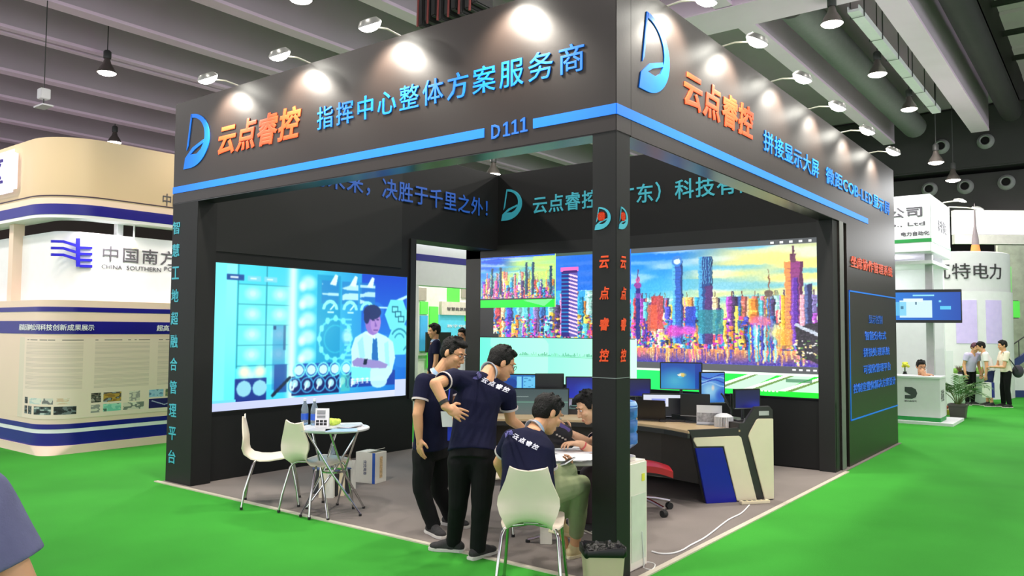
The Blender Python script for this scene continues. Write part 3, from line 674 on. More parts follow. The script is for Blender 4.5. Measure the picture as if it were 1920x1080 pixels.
q.rect(.12, .40, .19, .70, (205, 60, 60), .85); q.rect(.10, .48, .16, .72, (240, 100, 60), .7); q.rect(.32, .50, .38, .72, (30, 60, 200), .9); q.rect(.39, .53, .53, .74, (30, 140, 150), .8)
q.ellipse(.26, .72, .08, .07, (236, 60, 190), .8, .5); q.ellipse(.34, .71, .06, .05, (240, 90, 210), .8, .5); q.ellipse(.72, .64, .07, .07, (240, 100, 170), .7, .4)
for k in range(9): q.rect(.66+k*.016, .66, .669+k*.016, .97, [(20, 150, 190), (60, 60, 190), (150, 220, 230)][k % 3])
q.ellipse(.80, .72, .05, .08, (255, 236, 140), .95, .8); q.rect(.80, .70, .88, .86, (250, 170, 60), .6)
q.poly([(.89, .68), (1, .64), (1, .98), (.90, .9)], (46, 40, 50)); q.line(.90, .66, 1, .74, .012, (190, 200, 215))
for k in range(40): 
    x = .88+.12*rng.random(); y = .78+.2*rng.random(); q.rect(x, y, x+.01, y+.012, [(250, 225, 150), (80, 130, 60), (240, 240, 230)][k % 3])
painterly(q); c.paste(q, X0, Vz(2.655), 1.0, Vz(1.195))
c.rect(X0, 0, 1, Vz(2.655), (84, 88, 90)); 
for k in range(5): c.rect(.952-.022*k+.028, .012, .952-.022*k+.036, .026, (225, 225, 225))
c.rect(U(-2.58), Vz(1.195), 1, Vz(1.115), (86, 88, 90)); c.rect(X0, Vz(1.5), U(-2.58), 1, (200, 250, 222))
for k in range(4): c.rect(.94+.016*k, Vz(1.17), .948+.016*k, Vz(1.15), (235, 235, 235))
c.rect(U(-2.58), Vz(1.115), 1, Vz(1.085), (235, 250, 235))
c.rect(U(-2.58), Vz(1.085), 1, 1, (24, 232, 70)); c.grad((30, 236, 110), (20, 236, 40), 'h', U(-2.58), Vz(1.085), 1, 1)
for k in range(3):
    x = .80+k*.085; c.poly([(x+.06, Vz(1.085)), (x+.105, Vz(1.085)), (x+.03, Vz(.90)), (x-.03, Vz(.90))], (196, 245, 205)); c.poly([(x+.05, Vz(1.085)), (x+.06, Vz(1.085)), (x-.03, Vz(.90)), (x-.045, Vz(.90))], (150, 110, 90), .7); c.poly([(x+.035, Vz(1.085)), (x+.05, Vz(1.085)), (x-.045, Vz(.90)), (x-.065, Vz(.90))], (235, 245, 225))
c.rect(.925, Vz(1.05), .985, Vz(1.01), (60, 110, 80), .7)
for k in range(5): c.rect(.955+.009*k-.09, Vz(.905), .961+.009*k-.09, Vz(.885), (220, 250, 215))
t = thing('led_screen', 'huge LED wall on the back wall showing colourful city skylines and windows', 'screen', (-2.75, 5.07, 0.83))
MB().box((bx0-.012, 5.05, bz0-.012), (bx1+.012, 5.079, bz1)).build('screen_frame', MATS['screen_frame'], t, world=True)
picture('screen_picture', c, attr_mat('screen_glow_back', 1.3), t, (bx0, 5.0495, bz0), X, Z, bx1-bx0, bz1-bz0)
MB().box((-2.685, 5.046, bz0), (-2.68, 5.05, bz1)).box((-5.31, 5.046, 1.488), (-2.6, 5.05, 1.498)).build('module_seam', MATS['screen_frame'], t, world=True)
# ================================================================ furniture
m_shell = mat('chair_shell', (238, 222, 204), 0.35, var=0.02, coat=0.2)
m_steel = mat('chair_steel', (190, 188, 184), 0.18, metal=1.0, var=0.02)
m_foot = mat('rubber_foot', (25, 25, 25), 0.7)
def make_chair(label, group, loc, rz):
    """White moulded shell chair facing local +y, seat at 0.45."""
    t = thing('shell_chair', label, 'chair', loc, group, rz)
    prof = [(0.235, 0.425, 0.165, 0.0), (0.225, 0.447, 0.190, 0.004), (0.17, 0.462, 0.208, 0.010), (0.08, 0.458, 0.214, 0.016), (-0.02, 0.450, 0.212, 0.020), (-0.10, 0.456, 0.186, 0.026), (-0.165, 0.474, 0.148, 0.030), (-0.200, 0.504, 0.158, 0.032),
            (-0.212, 0.540, 0.188, 0.030), (-0.214, 0.585, 0.204, 0.024), (-0.218, 0.630, 0.200, 0.020), (-0.228, 0.680, 0.176, 0.018), (-0.240, 0.730, 0.152, 0.014), (-0.252, 0.775, 0.130, 0.008), (-0.256, 0.790, 0.124, 0.004)]
    nx = 13; th = 0.012; top = []; bot = []
    P = [V((0, y, z)) for y, z, *_ in prof]
    for i, (y, z, hw, dish) in enumerate(prof):
        hw *= .91
        d = (P[min(i+1, len(P)-1)]-P[max(i-1, 0)]).normalized(); nrm = V((0, d.z, -d.y)) if False else V((1,0,0)).cross(d)*-1
        nrm = d.cross(V((1, 0, 0))) * -1
        ra = []; rb = []
        for j in range(nx):
            s_ = -1+2*j/(nx-1); lift = dish*abs(s_)**2.2*1.6
            ear = 0.0
            if i >= len(prof)-2: ear = (abs(s_)**3)*0.022-0.008*(1-abs(s_))
            p = V((s_*hw, y, z+ear)) + nrm*lift
            ra.append(p+nrm*th*0.5); rb.append(p-nrm*th*0.5)
        top.append(ra); bot.append(rb)
    q = MB(); q.loft([a+list(reversed(b)) for a, b in zip(top, bot)])
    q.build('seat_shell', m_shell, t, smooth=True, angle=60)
    for sx in (-1, 1):
        for sy, y0, y1 in ((1, 0.13, 0.24), (-1, -0.12, -0.25)):
            l = MB().tube([(sx*0.03, y0*0.6, 0.432), (sx*0.12, y0, 0.430), (sx*0.155, y0+sy*0.025, 0.415), (sx*0.170, y0+sy*0.045, 0.38), (sx*0.190, y1*0.92, 0.15), (sx*0.205, y1, 0.012)], 0.0105, 10).build('leg', m_steel, t, smooth=True)
            MB().cyl((sx*0.205, y1, 0.0), (sx*0.205, y1, 0.02), 0.014, n=10).build('rubber_foot', m_foot, l)
    MB().box((-0.05, -0.09, 0.428), (0.05, 0.09, 0.444)).build('mounting_plate', m_steel, t, bevel=0.004)
    return t
def face(vx, vy): return math.atan2(-vx, vy)      # turn local +y towards this direction
FLR = 0.006
cS = W(998, 1000, 4.90); cS.z = 0.0
fwd = V((cF.x, cF.y, 0)).normalized(); rgt = V((cR.x, cR.y, 0)).normalized()
ch0 = make_chair('white shell chair in front, carrying the seated man in navy shirt', 'white shell chairs', cS, face(*(fwd*1.0+rgt*0.12)[:2]))
cA = G(596, 862, 0.45); cA.z = FLR
dup(ch0, cA, face(*(fwd*.80+rgt*.60)[:2]), 'empty white shell chair nearest the round glass table, back turned to the viewer')
cB = G(512, 852, 0.45); cB.z = FLR
dup(ch0, cB, face(*(rgt*.97+fwd*.24)[:2]), 'empty white shell chair by the left wall, seen from its side')
cC = W(925, 905, 6.45); cC.z = FLR
dup(ch0, cC, face(*(rgt*0.9+fwd*-0.3)[:2]), 'white shell chair mostly hidden behind the standing man with arm on hip')
cD = W(1158, 905, 6.42); cD.z = FLR
t = thing('stool', 'black round stool hidden behind the corner post under the woman', 'stool', cD)
MB().lathe([(.001, .34), (.15, .34), (.165, .355), (.165, .375), (.15, .39), (.001, .39)], (0,0,0), Z, 24).build('seat', mat('stool_black', (26, 26, 28), .5), t, smooth=True)
for k in range(4):
    a = math.radians(45+90*k); MB().cyl((.10*math.cos(a), .10*math.sin(a), .34), (.17*math.cos(a), .17*math.sin(a), 0), .011, n=8).build('leg', m_steel, t)

# ---- round table by the left wall
m_top = mat('table_top', (205, 206, 210), 0.25, var=0.04)
tc = G(627, 801, 0.745); tc.z = FLR
t = thing('round_table', 'small round table with crossed chrome legs beside the left screen wall', 'table', tc)
MB().lathe([(0.001, 0.718), (0.295, 0.718), (0.305, 0.724), (0.305, 0.736), (0.298, 0.742), (0.001, 0.742)], (0,0,0), Z, 40).build('table_top', m_top, t, smooth=True)
MB().lathe([(0.10, 0.352), (0.112, 0.356), (0.112, 0.366), (0.10, 0.370)], (0,0,0), Z, 24, caps=False).build('waist_ring', m_chrome, t, smooth=True)
for k in range(6):
    a = math.radians(60*k+12); b = a+math.radians(60); c_ = a+math.radians(120)
    l = MB().tube([(0.25*math.cos(a), 0.25*math.sin(a), 0.72), (0.107*math.cos(b), 0.107*math.sin(b), 0.36), (0.29*math.cos(c_), 0.29*math.sin(c_), 0.012)], 0.0095, 8).build('leg', m_chrome, t, smooth=True)
    MB().cyl((0.29*math.cos(c_), 0.29*math.sin(c_), 0), (0.29*math.cos(c_), 0.29*math.sin(c_), 0.018), 0.013, n=8).build('rubber_foot', m_foot, l)
TT = tc.z+0.742
def on_table(px, py): return G(px, py, TT)
# water bottles
m_pet = mat('bottle_plastic', (196, 214, 232), 0.08, var=0.0, trans=0.75, spec=0.5)
m_lab = mat('bottle_label', (40, 90, 200), 0.4); m_cap = mat('bottle_cap', (228, 232, 238), 0.4)
def bottle(loc, label, group='water bottles', cat='bottle'):
    t = thing('water_bottle', label, cat, loc, group)
    MB().lathe([(0.001, 0.002), (0.028, 0.0), (0.032, 0.008), (0.032, 0.05), (0.030, 0.055), (0.032, 0.06), (0.032, 0.135), (0.028, 0.155), (0.018, 0.185), (0.0125, 0.20), (0.0125, 0.212)], (0,0,0), Z, 20).build('bottle_body', m_pet, t, smooth=True)
    MB().lathe([(0.0328, 0.045), (0.0328, 0.10)], (0,0,0), Z, 20, caps=False).build('label_band', m_lab, t, smooth=True)
    MB().lathe([(0.001, 0.232), (0.014, 0.232), (0.0145, 0.212), (0.001, 0.212)], (0,0,0), Z, 16).build('cap', m_cap, t, smooth=True)
    return t
b0 = bottle(on_table(571, 796), 'water bottle with blue label at the left edge of the round table')
dup(b0, on_table(589, 797), label='water bottle with blue label beside the small table card')
p = G(617, 880, 0.26); p = p + fwd*.12; p.z = FLR+0.248
# a low shelf box under the table carries the loose bottle
t = thing('storage_box', 'dark storage box under the round table behind the paper bags', 'box', V((p.x, p.y, FLR)))
MB().box((-0.14, -0.12, 0), (0.14, 0.12, 0.235)).build('box_body', mat('box_dark', (40, 42, 46), 0.7), t, bevel=0.006)
MB().box((-0.145, -0.125, 0.235), (0.145, 0.125, 0.248)).build('box_lid', mat('box_lid_blue', (64, 84, 130), 0.6), t, bevel=0.004)
dup(b0, p, label='clear bottle under the round table, above the paper bags')
# table card, magazines, yellow cloth
m_paper = mat('paper', (232, 232, 236), 0.6, var=0.03); m_ink = mat('print_ink', (40, 40, 44), 0.7)
t = thing('table_card', 'white upright printed card standing on the round table', 'sign card', on_table(604, 800), rz=0.65)
MB().prism([(-0.06, 0.0), (0.06, 0), (0.06, 0.16), (-0.06, 0.16)], (0, -0.02, 0), X, V((0, 0.1, 1)).normalized(), Y, 0.003).prism([(-0.06, 0.0), (0.06, 0), (0.06, 0.16), (-0.06, 0.16)], (0, 0.02, 0), X, V((0, -0.1, 1)).normalized(), Y, 0.003).build('card', m_paper, t)
q = MB()
for r in range(6): q.box((-0.045, -0.0215-0.0+0.0098*(0.10+0.008*r)*10*0+0.0, 0.075+0.012*r), (0.03, -0.0205, 0.080+0.012*r))
q.build('print_lines', m_ink, t).rotation_euler = (-0.1, 0, 0)
m_code = MB()
for i in range(3):
    for j in range(2): m_code.box((-0.05+0.034*i, -0.0225, 0.012+0.026*j), (-0.024+0.034*i, -0.021, 0.032+0.026*j))
m_code.build('print_blocks', m_ink, t).rotation_euler = (-0.1, 0, 0)
m_cover = [mat('magazine_grey', (176, 180, 188), 0.3, var=0.18, vscale=30), mat('magazine_blue', (150, 176, 220), 0.3, var=0.15, vscale=25), mat('magazine_pale', (214, 214, 218), 0.3, var=0.08, vscale=25)]
def magazine(loc, rz, k, label, group, w=0.19, h=0.26, th=0.006):
    t = thing('magazine', label, 'magazine', loc, group, rz)
    MB().box((-w/2, -h/2, 0), (w/2, h/2, th)).build('pages', m_paper, t)
    MB().box((-w/2-.001, -h/2-.001, th), (w/2+.001, h/2+.001, th+0.001)).build('cover', m_cover[k], t)
    return t
magazine(on_table(602, 806)+Z*0.001, 0.5, 0, 'grey magazine at the front edge of the round table', 'magazines on the round table')
magazine(on_table(640, 808)+Z*0.001, -0.7, 1, 'pale blue magazine on the round table', 'magazines on the round table')
magazine(on_table(660, 797)+Z*0.001, 0.95, 2, 'white magazine at the right edge of the round table', 'magazines on the round table')
magazine(on_table(652, 801)+Z*0.010, 0.3, 0, 'grey magazine lying across two others on the round table', 'magazines on the round table', 0.17, 0.22)
# ---- blobs (soft shapes fused into one surface)
def blob(name, mb, voxel, m, parent, smooth=4, noise=0.0, nscale=9.0, world=True, seed=0):
    off = V((0,0,0))
    if parent is not None and world:
        q = parent
        while q is not None: off = off+q.location; q = q.parent
    me = bpy.data.meshes.new(name); me.from_pydata([tuple(p-off) for p in mb.v], [], mb.f)
    bm = bmesh.new(); bm.from_mesh(me); bmesh.ops.recalc_face_normals(bm, faces=bm.faces); bm.to_mesh(me); bm.free()
    ob = bpy.data.objects.new(name, me); COL.objects.link(ob)
    r = ob.modifiers.new('fuse', 'REMESH'); r.mode = 'VOXEL'; r.voxel_size = voxel
    if smooth:
        s_ = ob.modifiers.new('soften', 'SMOOTH'); s_.factor = 0.5; s_.iterations = smooth
    dg = bpy.context.evaluated_depsgraph_get(); dg.update()
    me2 = bpy.data.meshes.new_from_object(ob.evaluated_get(dg)); ob.modifiers.clear(); ob.data = me2; bpy.data.meshes.remove(me)
    n = len(me2.vertices)
    if noise:
        co = np.empty(n*3, np.float32); no = np.empty(n*3, np.float32)
        me2.vertices.foreach_get('co', co); me2.vertex_normals.foreach_get('vector', no); co = co.reshape(-1, 3); no = no.reshape(-1, 3)
        g = np.zeros(n); r_ = np.random.default_rng(seed+5)
        for k in range(7):
            d = r_.normal(size=3)*np.array((1, 1, .55)); d *= nscale*(1+.5*k)/max(np.linalg.norm(d), 1e-6); g += np.sin(co@d+r_.random()*6.28+1.6*np.sin(co@(d[[1, 2, 0]]*.6)+k))/(1+.45*k)
        co += no*(g*noise)[:, None].astype(np.float32); me2.vertices.foreach_set('co', co.ravel())
    me2.polygons.foreach_set('use_smooth', np.ones(len(me2.polygons), bool)); me2.materials.clear(); me2.materials.append(m); me2.update()
    ob.name = name
    if parent is not None: ob.parent = parent
    return ob
cl = on_table(624, 797); q = MB()
for dx, dy, r_ in ((-.03, 0, .028), (0.0, .01, .034), (.03, -.005, .03), (.045, .02, .024), (-.045, .012, .02), (.01, -.02, .022)): q.ell(cl+V((dx, dy, .03)), (r_, r_, .03+.01*math.sin(dx*80)))
o = blob('cleaning_cloth', q, .005, mat('cloth_lime', (196, 220, 92), .9, var=.12, vscale=30), None, 2, .003, 60)
tag(o, 'crumpled lime yellow cloth on the round table', 'cloth')
# ---- paper bags and white box
m_bag = mat('bag_paper', (228, 220, 198), 0.7, var=0.04); m_bag2 = mat('bag_paper_white', (224, 224, 214), 0.7, var=0.04); m_cord = mat('bag_cord', (150, 120, 96), 0.8)
def paper_bag(loc, rz, label, m, w=0.20, d=0.07, h=0.30, lean=0.0, group='paper carrier bags under the round table'):
    t = thing('paper_bag', label, 'bag', loc, group, rz)
    k = lean
    q = MB()
    base = [(-w/2, -d/2), (w/2, -d/2), (w/2, 0), (w/2, d/2), (-w/2, d/2), (-w/2, 0)]
    rings = []
    for z, pin in ((0, 0), (h*.35, .05), (h*.7, .22), (h, .5)):
        rings.append([V((x*(1-0.02*z) + k*z, y*(1-.35*pin) if abs(y) > 0 else 0, z)) - V(((pin*.05 if x > 0 else -pin*.05), 0, 0))*(1 if y == 0 else 0) for x, y in base])
    q.loft(rings, caps=False); q.add(rings[0], [list(range(6))]); q.build('bag_body', m, t)
    for sy in (-1, 1):
        MB().tube([(k*h-0.045, sy*d*.3, h-.02), (k*h-0.035, sy*d*.3, h+.045), (k*h+0.035, sy*d*.3, h+.045), (k*h+0.045, sy*d*.3, h-.02)], 0.0025, 6).build('handle', m_cord, t, smooth=True)
    return t
def fl(px, py): 
    p = G(px, py, FLR); return p
paper_bag(fl(607, 930), 0.75+math.pi/2, 'cream paper carrier bag, leftmost of those under the round table', m_bag, .17, .075, .29)
paper_bag(fl(622, 930), 0.65+math.pi/2, 'cream paper carrier bag, second from the left under the table', m_bag2, .19, .07, .28)
paper_bag(fl(640, 926), 0.70+math.pi/2, 'yellowish paper carrier bag at the right front under the table', mat('bag_paper_warm', (236, 222, 188), .7, var=.05), .20, .08, .30)
paper_bag(fl(648, 916), 0.2, 'pale paper carrier bag at the back right, beside the table leg', m_bag2, .19, .08, .285)
bx = G(692, 905, FLR)
t = thing('cardboard_box', 'white cardboard box with blue stripe standing right of the round table', 'box', bx)
ex = rgt*0.90-fwd*0.43; ex = V((ex.x, ex.y, 0)).normalized(); ey = V((-ex.y, ex.x, 0))
m_box = mat('box_white', (222, 218, 206), .6, var=.03); m_bblue = mat('box_blue', (34, 84, 176), .5)
def bxp(a, b, c): return V(bx)+ex*a+ey*b+Z*c
bw, bd, bh = .25, .20, .315
MB().obox(bxp(-.02, .06, bh/2), (ex, ey, Z), (bw, bd, bh)).build('box_body', m_box, t, world=True, bevel=.003)
MB().obox(bxp(.083, -.0405, bh/2), (ex, ey, Z), (.034, .003, bh)).build('blue_stripe', m_bblue, t, world=True)
MB().obox(bxp(-.07, .06, bh+.002), (ex, ey, Z), (.09, bd*.98, .004)).obox(bxp(.04, .06, bh+.02), ((ex+Z*.25).normalized(), ey, (Z-ex*.25).normalized()), (.09, bd*.98, .004)).build('top_flaps', m_box, t, world=True)
lettering('side_print', '优优商务', mat('box_print', (90, 96, 130), .6), t, bxp(-.045, -.041, .235), Z*-1, ex*1.0, .15, .04, t=.002)
MB().obox(bxp(.1055, .06, .16), (ex, ey, Z), (.002, .05, .22)).build('orange_print', mat('box_print_orange', (206, 176, 130), .6, var=.3, vscale=60), t, world=True)

# ---- meeting table in the middle with papers
mt = W(1072, 900, 6.02); mt.z = FLR
t = thing('meeting_table', 'white round meeting table piled with papers between the seated people', 'table', mt)
MB().lathe([(0.001, .632), (.35, .632), (.36, .639), (.36, .652), (.35, .66), (.001, .66)], (0,0,0), Z, 40).build('table_top', m_top, t, smooth=True)
MB().lathe([(.03, .02), (.03, .632)], (0,0,0), Z, 16).build('column', m_chrome, t, smooth=True)
for k in range(4):
    a = math.radians(90*k+35); l = MB().tube([(0.03*math.cos(a), .03*math.sin(a), .12), (.18*math.cos(a), .18*math.sin(a), .06), (.33*math.cos(a), .33*math.sin(a), .02)], .013, 8).build('leg', m_chrome, t, smooth=True)
    MB().cyl((.33*math.cos(a), .33*math.sin(a), 0), (.33*math.cos(a), .33*math.sin(a), .02), .018, n=10).build('rubber_foot', m_foot, l)
MT = mt.z+.66
def mtop(px, py, k=0): return G(px, py, MT+k)
for i, (px, py, rz, lb) in enumerate(((1092, 844, .3, 'sheaf of papers at the far side of the meeting table'), (1068, 848, -.4, 'sheaf of papers in the middle of the meeting table'), (1090, 857, .1, 'sheaf of papers by the post on the meeting table'), (1062, 859, .75, 'sheaf of papers at the front edge of the meeting table'))):
    k = .001+.010*i; t = thing('paper_sheaf', lb, 'papers', mtop(px, py, k), 'papers on the meeting table', rz)
    for s_ in range(3):
        MB().box((-.105+.008*s_, -.145-.006*s_, .003*s_), (.105+.008*s_, .145-.006*s_, .003*s_+.002)).build('sheet', m_paper if s_ != 1 else m_cover[2], t).rotation_euler = (0, 0, .12*(s_-1))
cb = W(1024, 985, 6.0); cb.z = FLR
t = thing('carton', 'narrow white carton standing on the floor under the meeting table', 'box', cb, rz=.6)
MB().box((-.045, -.04, 0), (.045, .04, .2)).build('box_body', m_box, t, bevel=.003)
MB().box((-.046, -.041, .2), (.046, .041, .206)).build('lid', m_paper, t)

# ---- control console
m_desk = mat('desk_wood', (226, 196, 152), .35, var=.06, vscale=6); m_edge = mat('desk_black', (46, 44, 44), .4); m_cream = mat('desk_cream', (226, 216, 188), .4, var=.02)
m_dblue = mat('desk_blue', (12, 22, 150), .3, var=.08, vscale=3); m_dback = mat('desk_back_panel', (66, 60, 54), .6)
t = thing('control_console', 'curved control desk with cream, blue and black slanted end panel', 'desk', (-1.7, 2.9, FLR))
inner = [(-.63, 2.44), (-.95, 2.60), (-1.28, 2.68), (-1.62, 2.64), (-1.95, 2.50), (-2.28, 2.30), (-2.62, 2.06)]
outer = [(-.085, 3.13), (-.55, 3.38), (-1.15, 3.54), (-1.75, 3.52), (-2.30, 3.32), (-2.78, 3.04), (-3.18, 2.72)]
def mix(a, b, k): return (a[0]+(b[0]-a[0])*k, a[1]+(b[1]-a[1])*k)
n = len(inner)
def slab(k0, k1, z0, z1, name, m, lab=None):
    A = [mix(inner[i], outer[i], k0) for i in range(n)]; B = [mix(inner[i], outer[i], k1) for i in range(n)]
    ring = [[V((*A[i], z0)), V((*B[i], z0)), V((*B[i], z1)), V((*A[i], z1))] for i in range(n)]
    return MB().loft(ring).build(name, m, t, world=True, bevel=.003)
slab(0.0, .62, .655, .68, 'desk_top', m_desk)
slab(-.012, .02, .61, .655, 'front_edge', m_edge)
slab(.60, 1.0, .56, .74, 'monitor_ledge', m_edge)
slab(.93, 1.0, .02, .56, 'rear_panel', m_dback)
slab(.45, .49, .10, .655, 'knee_panel', m_dback)
d = V((-0.61287689, -0.79017841, 0)); nn = V((0.79017841, -0.61287689, 0)); A0 = V((-.082, 3.139, FLR))
def epan(name, pts, m, th, o=0.0): return MB().prism(pts, A0+nn*o, d, Z, nn, th).build(name, m, t, world=True, bevel=.004)
def orient(pts): return pts
epan('end_board', [(0.0, .0), (.72, 0), (.855, .60), (.885, .68), (.34, .69), (.19, .885), (.03, .888), (-.005, .85)], m_edge, .04, -.04)
epan('cream_front', [(.185, .01), (.395, .01), (.53, .525), (.81, .53), (.846, .59), (.838, .612), (.37, .616), (.345, .60)][::-1], m_cream, .014)
epan('cream_rear', [(.0, .01), (.10, .01), (.268, .61), (.255, .645), (.182, .76), (.16, .773), (.0, .77)][::-1], m_cream, .014)
epan('blue_panel', [(.40, .0), (.717, .0), (.828, .515), (.545, .512)][::-1], m_dblue, .018)
epan('rear_label', [(.04, .80), (.15, .80), (.15, .845), (.04, .845)][::-1], mat('label_silver', (180, 180, 180), .4), .004)
# mirrored left end
A1 = V((-3.18, 2.72, FLR)); d1 = (V((-2.62, 2.06, 0))-V((-3.18, 2.72, 0))).normalized(); n1 = V((d1.y, -d1.x, 0))*1
MB().prism([(0, 0), (.72, 0), (.855, .60), (.885, .68), (.34, .69), (.19, .885), (.03, .885)], A1, d1, Z, n1, .04).build('end_board', m_cream, t, world=True, bevel=.004)
ZT = FLR+.68-.006
# ---- monitors
m_bez = mat('monitor_black', (18, 18, 20), .35); m_stand = mat('monitor_stand', (70, 70, 74), .4, metal=.5)
def monitor(loc, fw, w, h, cv, label, arm=None, tilt=0.0, glow=1.0, cat='monitor', group=None, bez=.012):
    """loc = centre of the screen, fw = direction it faces"""
    fw = V((*V(fw)[:2], 0)).normalized(); t = thing('monitor', label, cat, loc, group)
    ez = (fw+Z*tilt).normalized(); ex = Z.cross(fw).normalized(); ey = ez.cross(ex)
    c0 = V(loc)
    MB().obox(c0-ez*.02, (ex, ey, ez), (w+2*bez, h+2*bez, .034)).build('monitor_case', m_bez, t, world=True, bevel=.004)
    if cv is not None: picture('display', cv, attr_mat('monitor_glow', .95), t, c0-ex*(w/2)-ey*(h/2)+ez*-.0022, ex, ey, w, h)
    MB().obox(c0-ez*.0025-ey*(h/2+bez*.4), (ex, ey, ez), (w+2*bez, .006, .004)).build('lower_rim', mat('monitor_rim', (150, 152, 158), .3, metal=.6), t, world=True)
    if arm is not None:
        b = V((c0.x, c0.y, arm))-fw*.09
        MB().cyl(b, V((b.x, b.y, c0.z)), .016, n=10).obox(c0-fw*.055, (ex, fw, Z), (.05, .05, .05)).build('stand_post', m_stand, t, world=True)
        MB().obox(b+Z*.006, (ex, fw, Z), (.2, .14, .012)).build('stand_foot', m_stand, t, world=True, bevel=.003)
    return t
def toward(p): return (CAM-V(p))
cv1 = Canvas(84, 54); cv1.grad((12, 70, 170), (24, 130, 205), 'v'); cv1.ellipse(.35, .7, .5, .6, (80, 190, 215), .8, .9); cv1.ellipse(.53, .45, .12, .1, (235, 210, 120), .9, .6); cv1.poly([(.40, .46), (.52, .38), (.56, .44), (.46, .52)], (245, 240, 225)); cv1.rect(.5, .38, .57, .54, (240, 200, 90), .8); cv1.ellipse(.48, .55, .08, .06, (70, 190, 230), .8, .6); cv1.rect(.85, 0, 1, 1, (14, 40, 150), .6)
cv2 = Canvas(60, 66); cv2.grad((70, 130, 220), (40, 110, 200), 'v'); cv2.ellipse(.35, .6, .6, .45, (160, 215, 240), .9, .8)
for k in range(4): cv2.put((abs(cv2.Vv-(.12+.09*k+.07*np.sin(cv2.U*5+k))) < .025).astype(float), (30, 60, 180) if k % 2 == 0 else (140, 190, 240), .9)
cv2.ellipse(.5, .5, .09, .13, (240, 220, 200), .8, .7); cv2.ellipse(.85, .75, .3, .25, (40, 80, 190), .8, .6)
cv3 = Canvas(70, 54); cv3.grad((6, 8, 14), (10, 12, 20), 'v'); cv3.rect(0, 0, 1, .14, (225, 230, 245)); cv3.rect(0, .14, .66, .36, (222, 226, 246)); cv3.rect(.22, .18, .58, .40, (150, 160, 235)); cv3.rect(.58, .14, .66, .55, (230, 232, 250))
cv4 = Canvas(72, 44); cv4.grad((30, 110, 190), (50, 140, 215), 'v'); cv4.rect(.02, .1, .36, .95, (20, 90, 175)); cv4.ellipse(.22, .5, .16, .3, (10, 60, 150), .8); cv4.rect(.38, .08, .50, .95, (130, 215, 250)); cv4.rect(.54, .08, .90, .95, (110, 205, 250)); cv4.put(((cv4.noise(14, 10, 4) > .66)*(cv4.U > .56)*(cv4.U < .88)).astype(float), (50, 130, 190), .7); cv4.rect(.94, 0, 1, 1, (20, 100, 200))
cv5 = Canvas(96, 60); cv5.grad((64, 82, 84), (96, 112, 110), 'v'); cv5.grad((84, 110, 104), (98, 108, 106), 'v', 0, .45, 1, 1); cv5.rect(0, .48, 1, .51, (110, 160, 140))
for k in range(40): cv5.rect(.06+k*.006, .30-.03*abs(math.sin(k*.9)), .066+k*.006, .32-.03*abs(math.sin(k*.9)), (170, 190, 185))
cv6 = Canvas(60, 40); cv6.grad((10, 20, 120), (16, 40, 190), 'v'); cv6.ellipse(.7, .6, .5, .5, (20, 90, 210), .6, .8)
cv7 = Canvas(60, 40); cv7.grad((4, 8, 60), (8, 14, 110), 'v'); cv7.ellipse(.8, .9, .5, .4, (40, 60, 190), .5, .8)
LZ = FLR+.74-.006
def desk_depth(px, k_):          # how far the line at share k_ across the desk lies in this direction
    L = [V((*mix(inner[i], outer[i], k_), 1.0))-CAM for i in range(n)]; q_ = (px-960)/F_PX
    for a, b in zip(L, L[1:]):
        la, da, lb_, db = a.dot(cR), a.dot(cF), b.dot(cR), b.dot(cF)
        den = (lb_-la)-q_*(db-da); s_ = (q_*da-la)/den if abs(den) > 1e-9 else -1
        if -.0001 <= s_ <= 1.0001: return da+(db-da)*s_
    return L[0].dot(cF) if q_ > L[0].dot(cR)/L[0].dot(cF) else L[-1].dot(cF)
def mon_at(px, py, dd, w, h, cv, label, yaw=0.0, tilt=0.0, **k):
    k_ = k.pop('k', .8); d2 = desk_depth(px, k_); w *= d2/dd; h *= d2/dd
    if k_ < .6: k['arm'] = ZT
    p = W(px, py, d2); f = toward(p); f.z = 0; f.rotate(Matrix.Rotation(yaw, 3, 'Z')); return monitor(p, f, w, h, cv, label, LZ if 'arm' not in k else k.pop('arm'), tilt, **k)
G_ = 'monitors on the control desk'
mon_at(1277, 705, 8.05, .40, .255, cv1, 'upper monitor showing a blue desktop with bright logo patch', group=G_)
mon_at(1337, 727, 7.85, .255, .29, cv2, 'turned monitor with pale blue swirls, right of the upper desktop monitor', .55, group=G_)
mon_at(1242, 760, 7.65, .36, .20, cv3, 'lower monitor with white window behind the open laptop', .1, group=G_, k=.52)
mon_at(1303, 760, 7.75, .26, .20, None, 'black lower monitor under the blue desktop monitor', -.1, group=G_, k=.55)
mon_at(1402, 748, 7.75, .27, .17, cv7, 'dark blue monitor at the right end of the desk beside a thin post', .6, group=G_)
mon_at(978, 719, 7.55, .36, .16, cv4, 'upper left monitor with light blue panels beside the standing man', group=G_)
mon_at(1031, 722, 7.6, .26, .20, None, 'black switched-off upper monitor above the seated man head', .2, group=G_)
mon_at(1012, 754, 7.0, .50, .225, cv5, 'wide lower monitor with a grey waveform behind the seated man', .05, group=G_, k=.50)
mon_at(1088, 727, 7.9, .27, .20, cv6, 'blue monitor left of the corner post', .1, group=G_)
mon_at(1195, 727, 8.0, .25, .16, cv7, 'deep blue monitor right of the corner post behind the water bottle', .1, group=G_)
p = W(1371, 757, desk_depth(1371, .72))
t = thing('desk_post', 'thin black post with a slanted arm at the right end of the desk', 'monitor arm', V((p.x, p.y, LZ)))
MB().cyl((0, 0, 0), (0, 0, .26), .014, n=10).cyl((0, 0, 0), (0, 0, .015), .05, n=16).build('post', m_bez, t)
MB().tube([(0, 0, .10), rgt*-.08+Z*.24, rgt*-.10+Z*.26], .009, 8).build('slanted_arm', m_stand, t)
